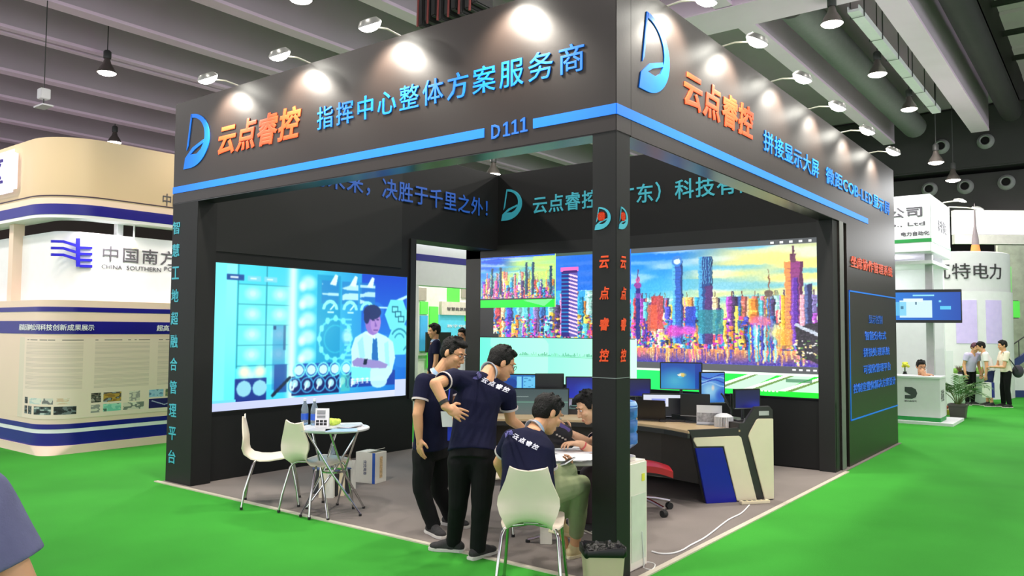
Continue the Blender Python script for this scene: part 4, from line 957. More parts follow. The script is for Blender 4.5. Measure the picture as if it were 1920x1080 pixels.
# laptop
lp = G(1222, 789, ZT); lp = V((lp.x, lp.y, ZT)); fw = V((*toward(lp)[:2], 0)).normalized(); fw.rotate(Matrix.Rotation(-.25, 3, 'Z')); ex = Z.cross(fw)
t = thing('laptop', 'open black laptop seen from behind its lid at the near desk edge', 'laptop', lp)
MB().obox(lp-fw*.10+Z*.009, (ex, fw, Z), (.30, .21, .016)).build('keyboard_base', m_bez, t, world=True, bevel=.003)
lid = (Z*.97+fw*.2).normalized(); MB().obox(lp+fw*.01+lid*.105+Z*.014, (ex, lid, ex.cross(lid)), (.30, .205, .008)).build('lid', mat('laptop_lid', (28, 26, 26), .35), t, world=True, bevel=.003)
MB().obox(lp+fw*.014+lid*.105+Z*.014+ex.cross(lid)*-.006, (ex, lid, ex.cross(lid)), (.282, .185, .001)).build('display', cv3 and mat('lcd_dark', (40, 46, 60), .2), t, world=True)
kb = G(1272, 790, ZT); kb = V((kb.x, kb.y, ZT)); t = thing('keyboard', 'dark keyboard on the wooden desk in front of the lower monitors', 'keyboard', kb, rz=.55)
MB().box((-.2, -.07, 0), (.2, .07, .016)).build('key_base', mat('keyboard_brown', (52, 44, 42), .5), t, bevel=.004)
q = MB()
for r in range(4):
    for k in range(13): q.box((-.188+k*.029, -.058+r*.029, .016), (-.163+k*.029, -.034+r*.029, .021))
q.build('keys', m_bez, t)
ms = G(1299, 791, ZT); t = thing('computer_mouse', 'small dark mouse right of the keyboard', 'mouse', V((ms.x, ms.y, ZT)), rz=.6)
MB().ell((0, 0, .0), (.03, .05, .028)).build('mouse_body', m_bez, t, smooth=True); MB().box((-.004, .015, .024), (.004, .035, .03)).build('scroll_wheel', m_stand, t)
# acrylic sign and fan of cards
sg = G(1330, 797, ZT); sg = V((sg.x, sg.y, ZT)); fw = V((*toward(sg)[:2], 0)).normalized(); ex = Z.cross(fw)
t = thing('desk_sign', 'white printed sign holder standing on the desk beside the card stack', 'sign', sg)
MB().obox(sg+Z*.10, (ex, fw, Z), (.245, .004, .19)).build('sign_card', m_paper, t, world=True)
MB().obox(sg+Z*.006+fw*.0, (ex, fw, Z), (.25, .06, .008)).build('sign_base', mat('acrylic', (220, 225, 230), .1, trans=.6), t, world=True)
MB().obox(sg+Z*.075+fw*.0025, (ex, fw, Z), (.235, .001, .09)).build('grey_print', mat('print_grey', (168, 168, 172), .6, var=.35, vscale=40), t, world=True)
cd = G(1357, 800, ZT); t = thing('card_stack', 'round fan of white folded cards on the desk near the end panel', 'card stack', V((cd.x, cd.y, ZT)))
q = MB()
for k in range(36):
    a = k*2*math.pi/36; u_ = V((math.cos(a), math.sin(a), 0)); v_ = V((-u_.y, u_.x, 0)); q.obox(u_*.052+Z*.05, (u_, v_, Z), (.08, .0045, .10))
q.build('cards', m_paper, t); MB().lathe([(.02, .1), (.085, .098), (.07, .115), (.03, .13), (.001, .132)], (0,0,0), Z, 24).build('top_card', m_paper, t, smooth=True)
for px, py, lb in ((1388, 800, 'white paper sheet at the right end of the desk top'),):
    p = G(px, py, ZT); t = thing('paper_sheaf', lb, 'papers', V((p.x, p.y, ZT+.001)), rz=.6); MB().box((-.1, -.06, 0), (.1, .06, .006)).build('sheet', m_paper, t)
p = G(1085, 768, ZT); t = thing('paper_sheaf', 'stack of papers on the desk left of the corner post', 'papers', V((p.x, p.y, ZT)), rz=.3); 
for k in range(4): MB().box((-.16+.01*k, -.11, .007*k), (.16-.01*(k % 2), .11, .007*k+.006)).build('sheet', m_paper, t)
p = G(1066, 765, ZT); t = thing('paper_cup', 'pale lilac cup with a straw on the desk behind the seated man', 'cup', V((p.x, p.y, ZT)))
MB().lathe([(.001, .0), (.035, 0), (.048, .15), (.044, .15), (.033, .01), (.001, .01)], (0,0,0), Z, 20).build('cup_body', mat('cup_lilac', (186, 182, 214), .4), t, smooth=True); MB().tube([(0, 0, .03), rgt*-.05+Z*.2, rgt*-.0+Z*.235], .008, 8).build('straw', m_white, t)
# ---- red office chair
rc = W(1200, 880, 7.1); rc.z = FLR
t = thing('office_chair', 'red office chair with chrome star base behind the water dispenser', 'chair', rc, rz=face(*(fwd)[:2]))
q = MB()
for s_ in range(7): pass
rows = []
for i in range(8):
    y = -.23+.066*i; rows.append([V((x, y, .40+.05*abs(x/.24)**2.0*-.9+.02*math.sin(i*.6)+.035)) for x in np.linspace(-.25, .25, 11)] + [V((x, y, .38+.05*abs(x/.24)**2.0*-.9+.02*math.sin(i*.6))) for x in np.linspace(.25, -.25, 11)])
q.loft(rows).build('seat', mat('red_plastic', (176, 26, 40), .3), t, smooth=True)
MB().cyl((0, 0, .09), (0, 0, .39), .025, n=12).build('gas_column', m_chrome, t)
for k in range(5):
    a = 2*math.pi*k/5+.3; u_ = V((math.cos(a), math.sin(a), 0)); l = MB().tube([u_*.02+Z*.12, u_*.15+Z*.105, u_*.29+Z*.075], .017, 8).build('leg', m_chrome, t, smooth=True)
    MB().cyl(u_*.29+V((-u_.y, u_.x, 0))*.022+Z*.03, u_*.29-V((-u_.y, u_.x, 0))*.022+Z*.03, .03, n=14).build('caster', m_foot, l)
# ---- water dispenser with bottle
wd = V((-.17, .36, FLR)); t = thing('water_dispenser', 'white floor water dispenser behind the corner post', 'water dispenser', wd)
m_wd = mat('dispenser_white', (236, 226, 216), .35, var=.02)
MB().box((-.135, -.13, .0), (.135, .13, .72)).build('cabinet', m_wd, t, bevel=.012)
MB().box((.1352, -.10, .06), (.138, .10, .50)).build('side_panel', mat('dispenser_panel', (216, 214, 204), .4), t, bevel=.001)
MB().lathe([(.07, .72), (.10, .722), (.10, .745), (.06, .75)], (0,0,0), Z, 24).build('bottle_seat', m_wd, t, smooth=True)
MB().box((.136, .045, .58), (.139, .085, .63)).build('yellow_sticker', mat('sticker_yellow', (236, 224, 70), .5), t)
MB().box((-.10, -.133, .42), (.10, -.128, .66)).build('tap_recess', m_bez, t)
for k in (-.05, .05): MB().cyl((k, -.13, .60), (k, -.17, .58), .012, n=10).build('tap', mat('tap_blue' if k < 0 else 'tap_red', (40, 80, 200) if k < 0 else (200, 50, 40), .4), t)
m_wat = mat('water_bottle_blue', (96, 150, 226), .06, var=0, trans=.55)
wbt = thing('water_jug', 'blue upturned water jug on the water dispenser', 'water jug', wd+Z*.745)
MB().lathe([(.001, .0), (.03, 0), (.035, .03), (.10, .075), (.115, .09), (.115, .15), (.107, .16), (.107, .17), (.115, .18), (.115, .24), (.107, .25), (.107, .26), (.115, .27), (.115, .345), (.10, .375), (.06, .385), (.001, .385)], (0,0,0), Z, 32).build('jug_body', m_wat, wbt, smooth=True)
MB().lathe([(.116, .33), (.112, .35), (.10, .372)], (0,0,.004), Z, 32, caps=False).build('shoulder_rim', mat('jug_rim', (150, 190, 236), .2), wbt, smooth=True)
# ---- waste bin with black liner
bn = W(1130, 1050, 4.80); bn.z = 0.0
t = thing('waste_bin', 'beige waste bin in front of the corner post', 'bin', bn, rz=face(*(fwd)[:2])+.08)
m_bin = mat('bin_beige', (196, 178, 152), .5, var=.02)
def rr(w_, d_, z, r=.025, n_=5):
    P = []
    for cx, cy, a0 in ((w_/2-r, d_/2-r, 0), (-w_/2+r, d_/2-r, 90), (-w_/2+r, -d_/2+r, 180), (w_/2-r, -d_/2+r, 270)):
        for k in range(n_): a = math.radians(a0+90*k/(n_-1)); P.append(V((cx+r*math.cos(a), cy+r*math.sin(a), z)))
    return P
MB().loft([rr(.20, .15, 0), rr(.245, .185, .29), rr(.235, .175, .29), rr(.19, .14, .01)], caps=False).add(rr(.20, .15, .004), [list(range(20))]).build('bin_body', m_bin, t, smooth=True, angle=50)
lm = mat('liner_black', (12, 12, 13), .42, spec=.4)
R = []
for k, (s_, z) in enumerate(((1.01, .262), (1.06, .268), (1.07, .285), (1.06, .306), (1.0, .312), (.90, .30), (.8, .262), (.45, .25))):
    ring = rr(.245*s_, .185*s_, z); R.append([p+V((0, 0, .012*math.sin(j*1.9+k)*(1 if k > 1 else .4))) + V((math.sin(j*2.7+k*1.3), math.cos(j*2.1+k), 0))*.006*(k > 3) for j, p in enumerate(ring)])
o = MB().loft(R, caps=False).build('bin_liner', lm, t, smooth=True, angle=80); 
q = MB()
for k in range(7): a = k*.9; q.ell((.07*math.cos(a), .045*math.sin(a), .285), (.05, .04, .035))
blob('crumpled_liner', q, .006, lm, t, 1, .006, 60, world=False)
# ---- cable and power strip on the floor at the right
t = thing('power_strip', 'beige power strip lying at the foot of the desk end panel', 'power strip', G(1415, 944, FLR), rz=math.atan2(.79, .61))
MB().box((-.15, -.028, 0), (.15, .028, .03)).build('strip_body', mat('strip_beige', (226, 214, 184), .5), t, bevel=.005)
q = MB()
for k in range(5): q.box((-.12+.05*k, -.012, .03), (-.09+.05*k, .012, .0315))
q.build('sockets', m_edge, t)
pts = [G(px, py, FLR+.006) for px, py in ((1405, 947), (1390, 962), (1365, 975), (1335, 998), (1318, 1010), (1295, 1022), (1280, 1031), (1262, 1037), (1240, 1038), (1222, 1034))]
def smooth_path(P, n_=6):
    out = []
    for i in range(len(P)-1):
        a = P[max(i-1, 0)]; b = P[i]; c_ = P[i+1]; e_ = P[min(i+2, len(P)-1)]
        for k in range(n_):
            s_ = k/n_; out.append(.5*((2*b)+(c_-a)*s_+(2*a-5*b+4*c_-e_)*s_*s_+(3*b-a-3*c_+e_)*s_**3))
    return out+[P[-1]]
o = MB().tube(smooth_path(pts), .006, 6).build('power_cable', m_white, smooth=True); tag(o, 'white cable running along the carpet edge from the desk to the water dispenser', 'cable')
pts = [V((-.03, .40, .25)), V((-.026, .42, .03))]+[G(px, py, .008) for px, py in ((1206, 1064), (1222, 1068), (1228, 1058), (1212, 1054), (1200, 1060))]
o = MB().tube(smooth_path(pts), .004, 6).build('power_cable', mat('cable_white', (220, 220, 220), .5), smooth=True); tag(o, 'thin looped cable at the foot of the water dispenser', 'cable')
# ================================================================ people
from mathutils.bvhtree import BVHTree
m_skin = mat('skin', (214, 158, 118), .5, var=.04, vscale=14); m_skin2 = mat('skin_fair', (226, 178, 142), .5, var=.04, vscale=14)
m_hair = mat('hair_black', (13, 11, 11), .62, spec=.3, var=.25, vscale=60, bump=.6, bscale=120)
m_navy = mat('cotton_navy', (19, 21, 50), .85, spec=.2, var=.10, vscale=12, bump=.15, bscale=220)
m_trs = mat('trousers_black', (18, 18, 20), .85, spec=.2, var=.12, vscale=10, bump=.15, bscale=220)
m_olive = mat('trousers_olive', (138, 148, 110), .85, spec=.2, var=.08, vscale=10, bump=.15, bscale=220)
m_colr = mat('collar_blue_grey', (150, 178, 206), .8, var=.08, vscale=60); m_trim = mat('sleeve_trim', (206, 196, 196), .8)
m_sole = mat('sole_white', (206, 202, 196), .6); m_shoe = mat('shoe_dark', (46, 44, 46), .8, var=.2, vscale=80); m_eye = mat('eye_white', (230, 226, 220), .3); m_iris = mat('eye_dark', (24, 16, 12), .2)
m_frame = mat('spectacle_frame', (30, 28, 28), .3, metal=.5); m_lip = mat('lip', (186, 108, 92), .5)
def ortho(r, d): r = V(r)-V(d)*V(r).dot(V(d)); return r.normalized()
def torso(mb, pts, rx, ry, rights, n=20, e=.85):
    rings = []
    for i, p in enumerate(pts):
        d = (V(pts[min(i+1, len(pts)-1)])-V(pts[max(i-1, 0)])).normalized(); r = ortho(rights[i], d); f = d.cross(r)
        rings.append([V(p)+r*(math.copysign(abs(math.cos(a))**e, math.cos(a))*rx[i])+f*(math.copysign(abs(math.sin(a))**e, math.sin(a))*ry[i]) for a in [2*math.pi*k/n for k in range(n)]])
    mb.loft(rings)
def hand(mb, w, d, pn, thumb, curl=.5, k=1.0):
    """wrist point, finger direction, palm normal, thumb direction; five bent fingers"""
    d = V(d).normalized(); pn = ortho(pn, d); sd = d.cross(pn); sd = sd if sd.dot(V(thumb)) > 0 else -sd
    w = V(w); ax = (sd, d, pn)
    mb.ell(w+d*.048*k, (.040*k, .054*k, .0165*k), ax, 14, 9); mb.cap(w-d*.02*k, w+d*.03*k, .025*k, .024*k)
    mb.ell(w+d*.035*k+sd*.022*k+pn*.008*k, (.02*k, .03*k, .016*k), ax, 10, 7)
    for i, (o, L, spread) in enumerate(((.032, .072, .16), (.0105, .080, .05), (-.0115, .074, -.06), (-.032, .058, -.18))):
        p = w+d*(.088-.006*abs(i-1.2))*k+sd*o*k; q = (d+sd*spread).normalized(); c_ = curl*(1+.12*i)
        a = p; tot = 0.0
        for seg, fr, r0, r1 in ((0, .48, .0098, .0088), (1, .30, .0088, .0080), (2, .24, .0080, .0070)):
            tot += c_*(.55 if seg == 0 else .75); dd = (q*math.cos(tot)+pn*math.sin(tot)).normalized(); b = a+dd*L*fr*k
            mb.cap(a, b, r0*k, r1*k, 9); a = b
    a = w+d*.022*k+sd*.030*k+pn*.006*k; b = a+(d*.62+sd*.72+pn*.3).normalized()*.038*k; c = b+(d*.88+sd*.28+pn*.38).normalized()*.030*k
    mb.cap(a-sd*.01*k, b, .0135*k, .0108*k, 9); mb.cap(b, c, .0108*k, .0085*k, 9)
def person(label, J, top=m_navy, trousers=m_trs, skin=m_skin, shoe=m_shoe, sole=m_sole, hair='short', glasses=False, s=1.0, vox=.0042, collar=True, trim=True, back=False, sleeve=.58, zf=FLR, cuff=1.0, group=None, shoes=True, loose=1.0, bare=False, hairmat=None):
    hairmat = hairmat or m_hair
    P = {k: v for k, v in J.items()}
    t = thing('person', label, 'person', V((P['pelvis'].x, P['pelvis'].y, zf)), group)
    hc = P['head']; f = V(J['face']).normalized(); u = ortho(J.get('headup', Z), f); r = f.cross(u)
    A = (r, f, u); k = s*1.03
    sr = (P['shR']-P['shL']).normalized(); hr = (P['hipR']-P['hipL']).normalized()
    neck, chest, pel = P['neck'], P['chest'], P['pelvis']
    b = MB()
    # head
    b.ell(hc+u*.030*k-f*.012*k, (.075*k, .094*k, .088*k), A, 20, 14).ell(hc+f*.026*k-u*.028*k, (.063*k, .064*k, .088*k), A, 18, 12).ell(hc+f*.052*k-u*.090*k, (.036*k, .034*k, .026*k), A)
    b.ell(hc+f*.040*k-u*.060*k, (.050*k, .045*k, .045*k), A)
    b.cap(hc+f*.082*k+u*.020*k, hc+f*.104*k-u*.022*k, .009*k, .0135*k, 10).ell(hc+f*.096*k-u*.027*k, (.019*k, .014*k, .011*k), A)
    for q in (-1, 1):
        b.ell(hc+r*.074*k*q-f*.014*k-u*.004*k, (.010*k, .020*k, .033*k), A, 12, 8).ell(hc+r*.034*k*q+f*.074*k+u*.034*k, (.026*k, .014*k, .009*k), A).ell(hc+r*.038*k*q+f*.062*k-u*.022*k, (.026*k, .024*k, .024*k), A)
    b.ell(hc+f*.086*k-u*.060*k, (.025*k, .010*k, .0075*k), A).ell(hc+f*.084*k-u*.071*k, (.021*k, .010*k, .008*k), A)
    b.cap(hc-u*.06*k-f*.02*k, neck, .050*s, .056*s).cap(neck, neck*.7+chest*.3, .056*s, .085*s)
    # trunk inside the clothes
    lo = [pel-(chest-pel)*.10, pel, pel*.5+chest*.5, chest, chest*.45+neck*.55, neck*.9+chest*.1]
    R6 = [hr, hr, (hr+sr)/2, sr, sr, sr]
    torso(b, lo, [.13*s, .15*s, .135*s, .150*s, .135*s, .06*s], [.09*s, .10*s, .092*s, .098*s, .08*s, .055*s], R6)
    for S_ in 'LR':
        sh, el, wr = P['sh'+S_], P['el'+S_], P['wr'+S_]
        b.cap(chest*.4+neck*.3+sh*.3, sh, .06*s, .056*s).cap(sh, el, .050*s, .040*s).cap(el, el*.45+wr*.55, .041*s, .036*s).cap(el*.45+wr*.55, wr, .036*s, .026*s)
        hd = J['hand'+S_]; hand(b, wr, hd[0], hd[1], hd[2], hd[3], s)
        hp, kn, an = P['hip'+S_], P['kn'+S_], P['an'+S_]
        b.cap(hp, kn, .078*s, .052*s).cap(kn, kn*.6+an*.4, .050*s, .050*s).cap(kn*.6+an*.4, an, .049*s, .036*s)
        toe = V(J['toe'+S_]); toe = ortho(toe, Z); b.cap(an, an+toe*.09*s-Z*(an.z-zf-.03)*.95, .033*s, .020*s)
    blob('body', b, vox, skin, t, 3)
    # face details
    e = MB(); ir = MB(); br = MB(); 
    for q in (-1, 1):
        c = hc+r*.032*k*q+f*.0795*k+u*.012*k; e.ell(c, (.0135*k, .008*k, .0075*k), A, 10, 7); ir.ell(c+f*.0058*k-u*.001*k, (.0055*k, .004*k, .0055*k), A, 8, 6); br.ell(c+f*.006*k+u*.022*k, (.022*k, .006*k, .0042*k), A, 10, 6)
    eo = e.build('eyes', m_eye, t, smooth=True, world=True); ir.build('irises', m_iris, eo, smooth=True, world=True); br.build('eyebrows', hairmat, t, smooth=True, world=True)
    MB().ell(hc+f*.0895*k-u*.0655*k, (.021*k, .0085*k, .0085*k), A, 12, 6).build('lips', m_lip, t, smooth=True, world=True)
    h = MB()
    h.ell(hc+u*.048*k-f*.026*k, (.084*k, .096*k, .082*k), A, 20, 14).ell(hc+u*.012*k-f*.050*k, (.079*k, .066*k, .080*k), A, 18, 12).ell(hc+u*.100*k+f*.030*k, (.062*k, .055*k, .030*k), A)
    for q in (-1, 1): h.ell(hc+r*.066*k*q+u*.032*k+f*.006*k, (.017*k, .030*k, .042*k), A)
    rr_ = np.random.default_rng(int(abs(hc.x*977+hc.y*331)) % 9999)
    for _ in range(26):
        a = rr_.uniform(0, 2*math.pi); q = rr_.uniform(.1, 1.0); d_ = (r*math.cos(a)*q+f*(math.sin(a)*q*.8-.1)+u*(1.1-q*.5)).normalized(); h.cap(hc+u*.04*k-f*.022*k+d_*.075*k, hc+u*.045*k-f*.02*k+d_*.098*k+f*.008*k, .016*k, .008*k, 8)
    if hair == 'bun': h.ell(hc-f*.10*k+u*.02*k, (.045*k, .045*k, .045*k), A).cap(hc-f*.09*k, hc-f*.11*k-u*.14*k, .035*k, .02*k)
    blob('hair', h, max(vox, .0055), hairmat, t, 2, .0012*s, 90)
    if glasses:
        g = MB()
        for q in (-1, 1):
            c = hc+r*.033*k*q+f*.098*k+u*.008*k; g.tube([c+r*(.024*k*math.cos(a))+u*(.018*k*math.sin(a)) for a in [2*math.pi*i/16 for i in range(17)]], .0017*k, 6)
            g.tube([c+r*.024*k*q+u*.006*k, hc+r*.070*k*q+f*.075*k+u*.014*k, hc+r*.080*k*q-f*.006*k+u*.014*k], .0016*k, 6)
        g.tube([hc-r*.010*k+f*.100*k+u*.012*k, hc+f*.104*k+u*.015*k, hc+r*.010*k+f*.100*k+u*.012*k], .0016*k, 6); g.build('spectacles', m_frame, t, smooth=True, world=True)
    # shirt
    q = MB(); c_ = loose
    hem = pel-(chest-pel)*J.get('hem', .16)
    pts = [hem, pel*.95+chest*.05, pel*.5+chest*.5, chest, chest*.55+neck*.45, chest*.15+neck*.85]
    torso(q, pts, [.178*s*c_, .172*s*c_, .162*s*c_, .172*s, .165*s, .075*s], [.125*s*c_, .122*s*c_, .118*s*c_, .122*s, .098*s, .066*s], R6)
    ends = {}
    for S_ in 'LR':
        sh, el = P['sh'+S_], P['el'+S_]; en = sh+(el-sh)*sleeve; ends[S_] = (en, (el-sh).normalized())
        q.cap(chest*.5+neck*.3+sh*.2, sh, .085*s, .070*s).cap(neck*.75+chest*.25, sh, .060*s, .062*s)
        q.cyl(sh-(el-sh).normalized()*.01, en, .070*s, .066*s*c_, 16)
    shirt = blob('polo_shirt' if collar else 't_shirt', q, max(vox, .007), top, t, 5, .0022*s, 11)
    if trim:
        q = MB()
        for S_ in 'LR':
            en, d_ = ends[S_]; r1, _, u1 = frame(d_)
            q.loft([[en+d_*(.004*o)+(r1*math.cos(a)+u1*math.sin(a))*rad*s for a in [2*math.pi*i/20 for i in range(20)]] for o, rad in ((-2.6, .0655), (-2.6, .0695), (1.2, .0685), (1.2, .0645))], closed=True, caps=False)
        q.build('sleeve_trim', m_trim, shirt, smooth=True, world=True)
    if collar:
        nd = (hc-u*.06*k-f*.02*k-neck).normalized(); fr = ortho(f, nd); rr2 = nd.cross(fr)
        def ring(rad, h_, dip): return [neck+nd*(h_+dip*math.cos(a))*s+(fr*math.cos(a)*1.05+rr2*math.sin(a))*rad*s for a in [2*math.pi*i/24 for i in range(24)]]
        MB().loft([ring(.0575, .016, -.010), ring(.060, .018, -.010), ring(.074, -.018, -.022), ring(.070, -.022, -.022)], closed=True, caps=False).build('collar', m_colr, shirt, smooth=True, world=True)
        MB().loft([ring(.0725, -.014, -.022), ring(.0745, -.014, -.022), ring(.0765, -.021, -.022), ring(.073, -.021, -.022)], closed=True, caps=False).build('collar_piping', m_trim, shirt, smooth=True, world=True)
    if back:
        me = shirt.data; off = t.location
        bv = BVHTree.FromPolygons([v.co+off for v in me.vertices], [list(p.vertices) for p in me.polygons])
        o, ex, ey, w_, h_ = back; ez = V(ex).cross(V(ey))
        def press(ob):
            for v in ob.data.vertices:
                p = v.co+off; lift = (p-V(o)).dot(ez); hit = bv.ray_cast(p+ez*.25, -ez)
                if hit[0] is not None: v.co = hit[0]+ez*(.002+max(0, lift)*.6)-off
        lo_ = lettering('back_lettering', '云点睿控', mat('print_white', (222, 222, 236), .7), shirt, V(o)+V(ex)*(w_*.22), ex, ey, w_*.78, h_*.62, t=.003, bold=.03, shear=.2, spacing=1.35); press(lo_)
        lg = logo_parts(shirt, V(o)-V(ey)*h_*.05, ex, ey, h_, mat('print_violet', (86, 84, 150), .7), name='back_logo', t=.003); press(lg)
    # trousers
    if not bare:
        q = MB()
        torso(q, [pel-(chest-pel)*.20, pel-(chest-pel)*.02, pel*.86+chest*.14], [.165*s, .168*s, .152*s], [.118*s, .118*s, .108*s], [hr, hr, hr])
        for S_ in 'LR':
            hp, kn, an = P['hip'+S_], P['kn'+S_], P['an'+S_]; en = kn+(an-kn)*cuff
            q.cap(hp, kn, .098*s, .068*s).cap(pel, hp, .10*s, .098*s).cap(kn, kn*.5+en*.5, .068*s, .062*s).cyl(kn*.5+en*.5, en, .062*s, .056*s, 16)
        blob('trousers', q, max(vox, .007), trousers, t, 4, .0032*s, 13, seed=3)
    if shoes:
        for S_ in 'LR':
            an = P['an'+S_]; toe = V(J['toe'+S_]); up = Z if abs(toe.z) < .2 else ortho(Z, toe.normalized()); toe = ortho(toe, up); sd = toe.cross(up); base = an-up*min(an.z-zf, .085*s) if abs(up.z) > .95 else an-up*.075*s
            q = MB(); q.cap(base-toe*.045*s+up*.040*s, base+toe*.10*s+up*.036*s, .036*s, .038*s).ell(base+toe*.125*s+up*.032*s, (.043*s, .062*s, .030*s), (sd, toe, up)).cap(base-toe*.02*s+up*.05*s, an+up*.012*s, .042*s, .041*s).cap(base+toe*.02*s+up*.064*s, base+toe*.10*s+up*.042*s, .038*s, .031*s)
            so = blob('shoe', q, .006, shoe, t, 3)
            out = [(-.030, -.085), (.030, -.085), (.040, -.05), (.036, .02), (.047, .09), (.044, .15), (.026, .188), (0, .196), (-.026, .188), (-.042, .15), (-.044, .09), (-.034, .02), (-.040, -.05)]
            MB().prism([(x*s, y*s) for x, y in out], base, sd, toe, up, .024*s).build('sole', sole, so, world=True, bevel=.004)
    return t
def hp_(d, n, th, c): return (V(d), V(n), V(th), c)
R_, F_ = rgt, fwd
# ---- man standing at the left, lanyard and badge
a_L, a_R = V((-1.74, .16, .09)), V((-1.82, .46, .09))
J = dict(pelvis=W(809, 838, 6.35), chest=W(814, 748, 6.33), neck=W(822, 702, 6.36), head=W(850, 664, 6.36), face=R_*.80-F_*.42-Z*.38, headup=Z+R_*.35,
         shL=W(840, 722, 6.50), shR=W(795, 716, 6.24), elL=W(856, 765, 6.42), wrL=W(851, 790, 6.22), elR=W(783, 777, 6.14), wrR=W(786, 822, 6.12),
         handL=hp_(R_*.3-Z*.6-F_*.6, R_, Z, .8), handR=hp_(-Z+R_*.06, R_*.6+F_*.5, -F_+R_*.3, .35), hipL=W(822, 846, 6.44), hipR=W(796, 848, 6.28), knL=W(823, 918, 6.48), knR=W(789, 917, 6.22), anL=a_R, anR=a_L,
         toeL=R_*.75-F_*.5, toeR=R_*.55-F_*.8, hem=.0)
man1 = person('person in navy polo with blue lanyard and badge, bowing his head, standing farthest left', J, glasses=True, back=False, cuff=1.10)
# lanyard with badge
t = thing('name_badge', 'white name badge on a blue lanyard worn by the man at the left', 'badge', W(838, 786, 6.10))
q0 = W(838, 786, 6.10)
MB().obox(q0, (R_, F_, (Z+R_*-.12).normalized()), (.085, .004, .12)).build('card', m_paper, t, world=True, bevel=.002)
MB().obox(q0+R_*.03-Z*.10-F_*-.01, (R_, F_, Z), (.05, .004, .13)).build('blue_pouch', mat('lanyard_blue', (20, 50, 200), .6), t, world=True)
MB().tube([W(828, 698, 6.24), W(832, 725, 6.14), W(837, 760, 6.09), q0+Z*.058], .005, 6).tube([W(840, 700, 6.24), W(843, 730, 6.16), W(840, 762, 6.09), q0+Z*.058], .005, 6).build('lanyard', MATS['lanyard_blue'], t, world=True)
# ---- man with arm on hip, back to the viewer
aL, aR = G(851, 1034), G(896, 1046); aL.z = aR.z = .085
J = dict(pelvis=W(886, 846, 5.66), chest=W(893, 762, 5.80), neck=W(918, 697, 5.92), head=W(941, 682, 6.04), face=R_*.86+F_*.30-Z*.42, headup=Z+R_*.45+F_*.2,
         shL=W(851, 708, 5.78), shR=W(951, 738, 5.92), elL=W(816, 720, 5.52), wrL=W(838, 765, 5.46), elR=W(957, 787, 5.96), wrR=W(984, 806, 6.13),
         handL=hp_(R_*.9-Z*.42+F_*.1, F_*.8-Z*.2, Z, .35), handR=hp_(R_*.75+F_*.5-Z*.3, -Z, F_, .5), hipL=W(864, 866, 5.66), hipR=W(907, 866, 5.62), knL=W(858, 946, 5.66), knR=W(903, 948, 5.57), anL=aL, anR=aR,
         toeL=-R_*.95+F_*.22, toeR=R_*.62+F_*.72, hem=.02)
man2 = person('person in navy polo with white back lettering, leaning forward, hand on hip, back turned', J, glasses=True, zf=0.0, cuff=1.10, back=(W(883, 713, 5.5), (R_*.83-Z*.38).normalized(), (Z*.83+R_*.38).normalized(), .285, .062))
q = MB(); w0, e0 = J['wrL'], J['elL']; d_ = (w0-e0).normalized(); c0 = w0-d_*.045; r1, _, u1 = frame(d_)
q.loft([[c0+d_*o+(r1*math.cos(a)+u1*math.sin(a))*rad for a in [2*math.pi*i/20 for i in range(20)]] for o, rad in ((-.013, .029), (-.013, .034), (.013, .034), (.013, .029))], closed=True, caps=False)
o = q.build('wrist_band', mat('band_dark', (36, 32, 32), .5), man2, smooth=True, world=True); o['label'] = 'dark wrist band'
# ---- seated man on the front chair
J = dict(pelvis=W(990, 921, 4.93), chest=W(990, 848, 5.06), neck=W(1004, 806, 5.20), head=W(1027, 777, 5.30), face=R_*.74+F_*.44-Z*.52, headup=Z+R_*.5+F_*.5,
         shL=W(960, 824, 5.14), shR=W(1021, 844, 5.12), elL=W(936, 868, 5.26), wrL=W(950, 905, 5.42), elR=W(1030, 903, 5.14), wrR=W(1056, 885, 5.27),
         handL=hp_(R_*.7+F_*.5-Z*.2, -Z, F_, .5), handR=hp_(R_*.45+F_*.5+Z*.45, -R_*.3+F_*.2+Z*.8, -R_*.6+F_*.2+Z*.3, 1.0), hipL=W(969, 928, 4.98), hipR=W(1008, 928, 4.98), knL=W(1064, 884, 5.30), knR=W(1090, 908, 5.34), anL=W(1050, 982, 5.62), anR=G(1078, 1046)+Z*.085,
         toeL=R_*.55+F_*.7-Z*.3, toeR=R_*.62+F_*.5, hem=.02)
man3 = person('person in navy polo seated on the front white chair, legs crossed, looking at a phone', J, trousers=m_olive, shoe=mat('shoe_beige', (206, 190, 142), .7, var=.06), sole=mat('sole_beige', (214, 204, 170), .6), cuff=.80, zf=FLR,
              back=(W(946, 823, 4.8), (R_*.88-Z*.40).normalized(), (Z*.88+R_*.40).normalized(), .225, .052))
p = W(1064, 869, 5.27); t = thing('mobile_phone', 'white phone held by the seated man', 'phone', p)
ez = (J['head']-p).normalized(); ex = ortho(R_*.5+F_*.8+Z*.4, ez); ey = ez.cross(ex)
MB().obox(p+ez*.012, (ex, ey, ez), (.14, .07, .009)).build('case', m_white, t, world=True, bevel=.004); MB().obox(p+ez*.0172, (ex, ey, ez), (.125, .062, .001)).build('display', m_bez, t, world=True)
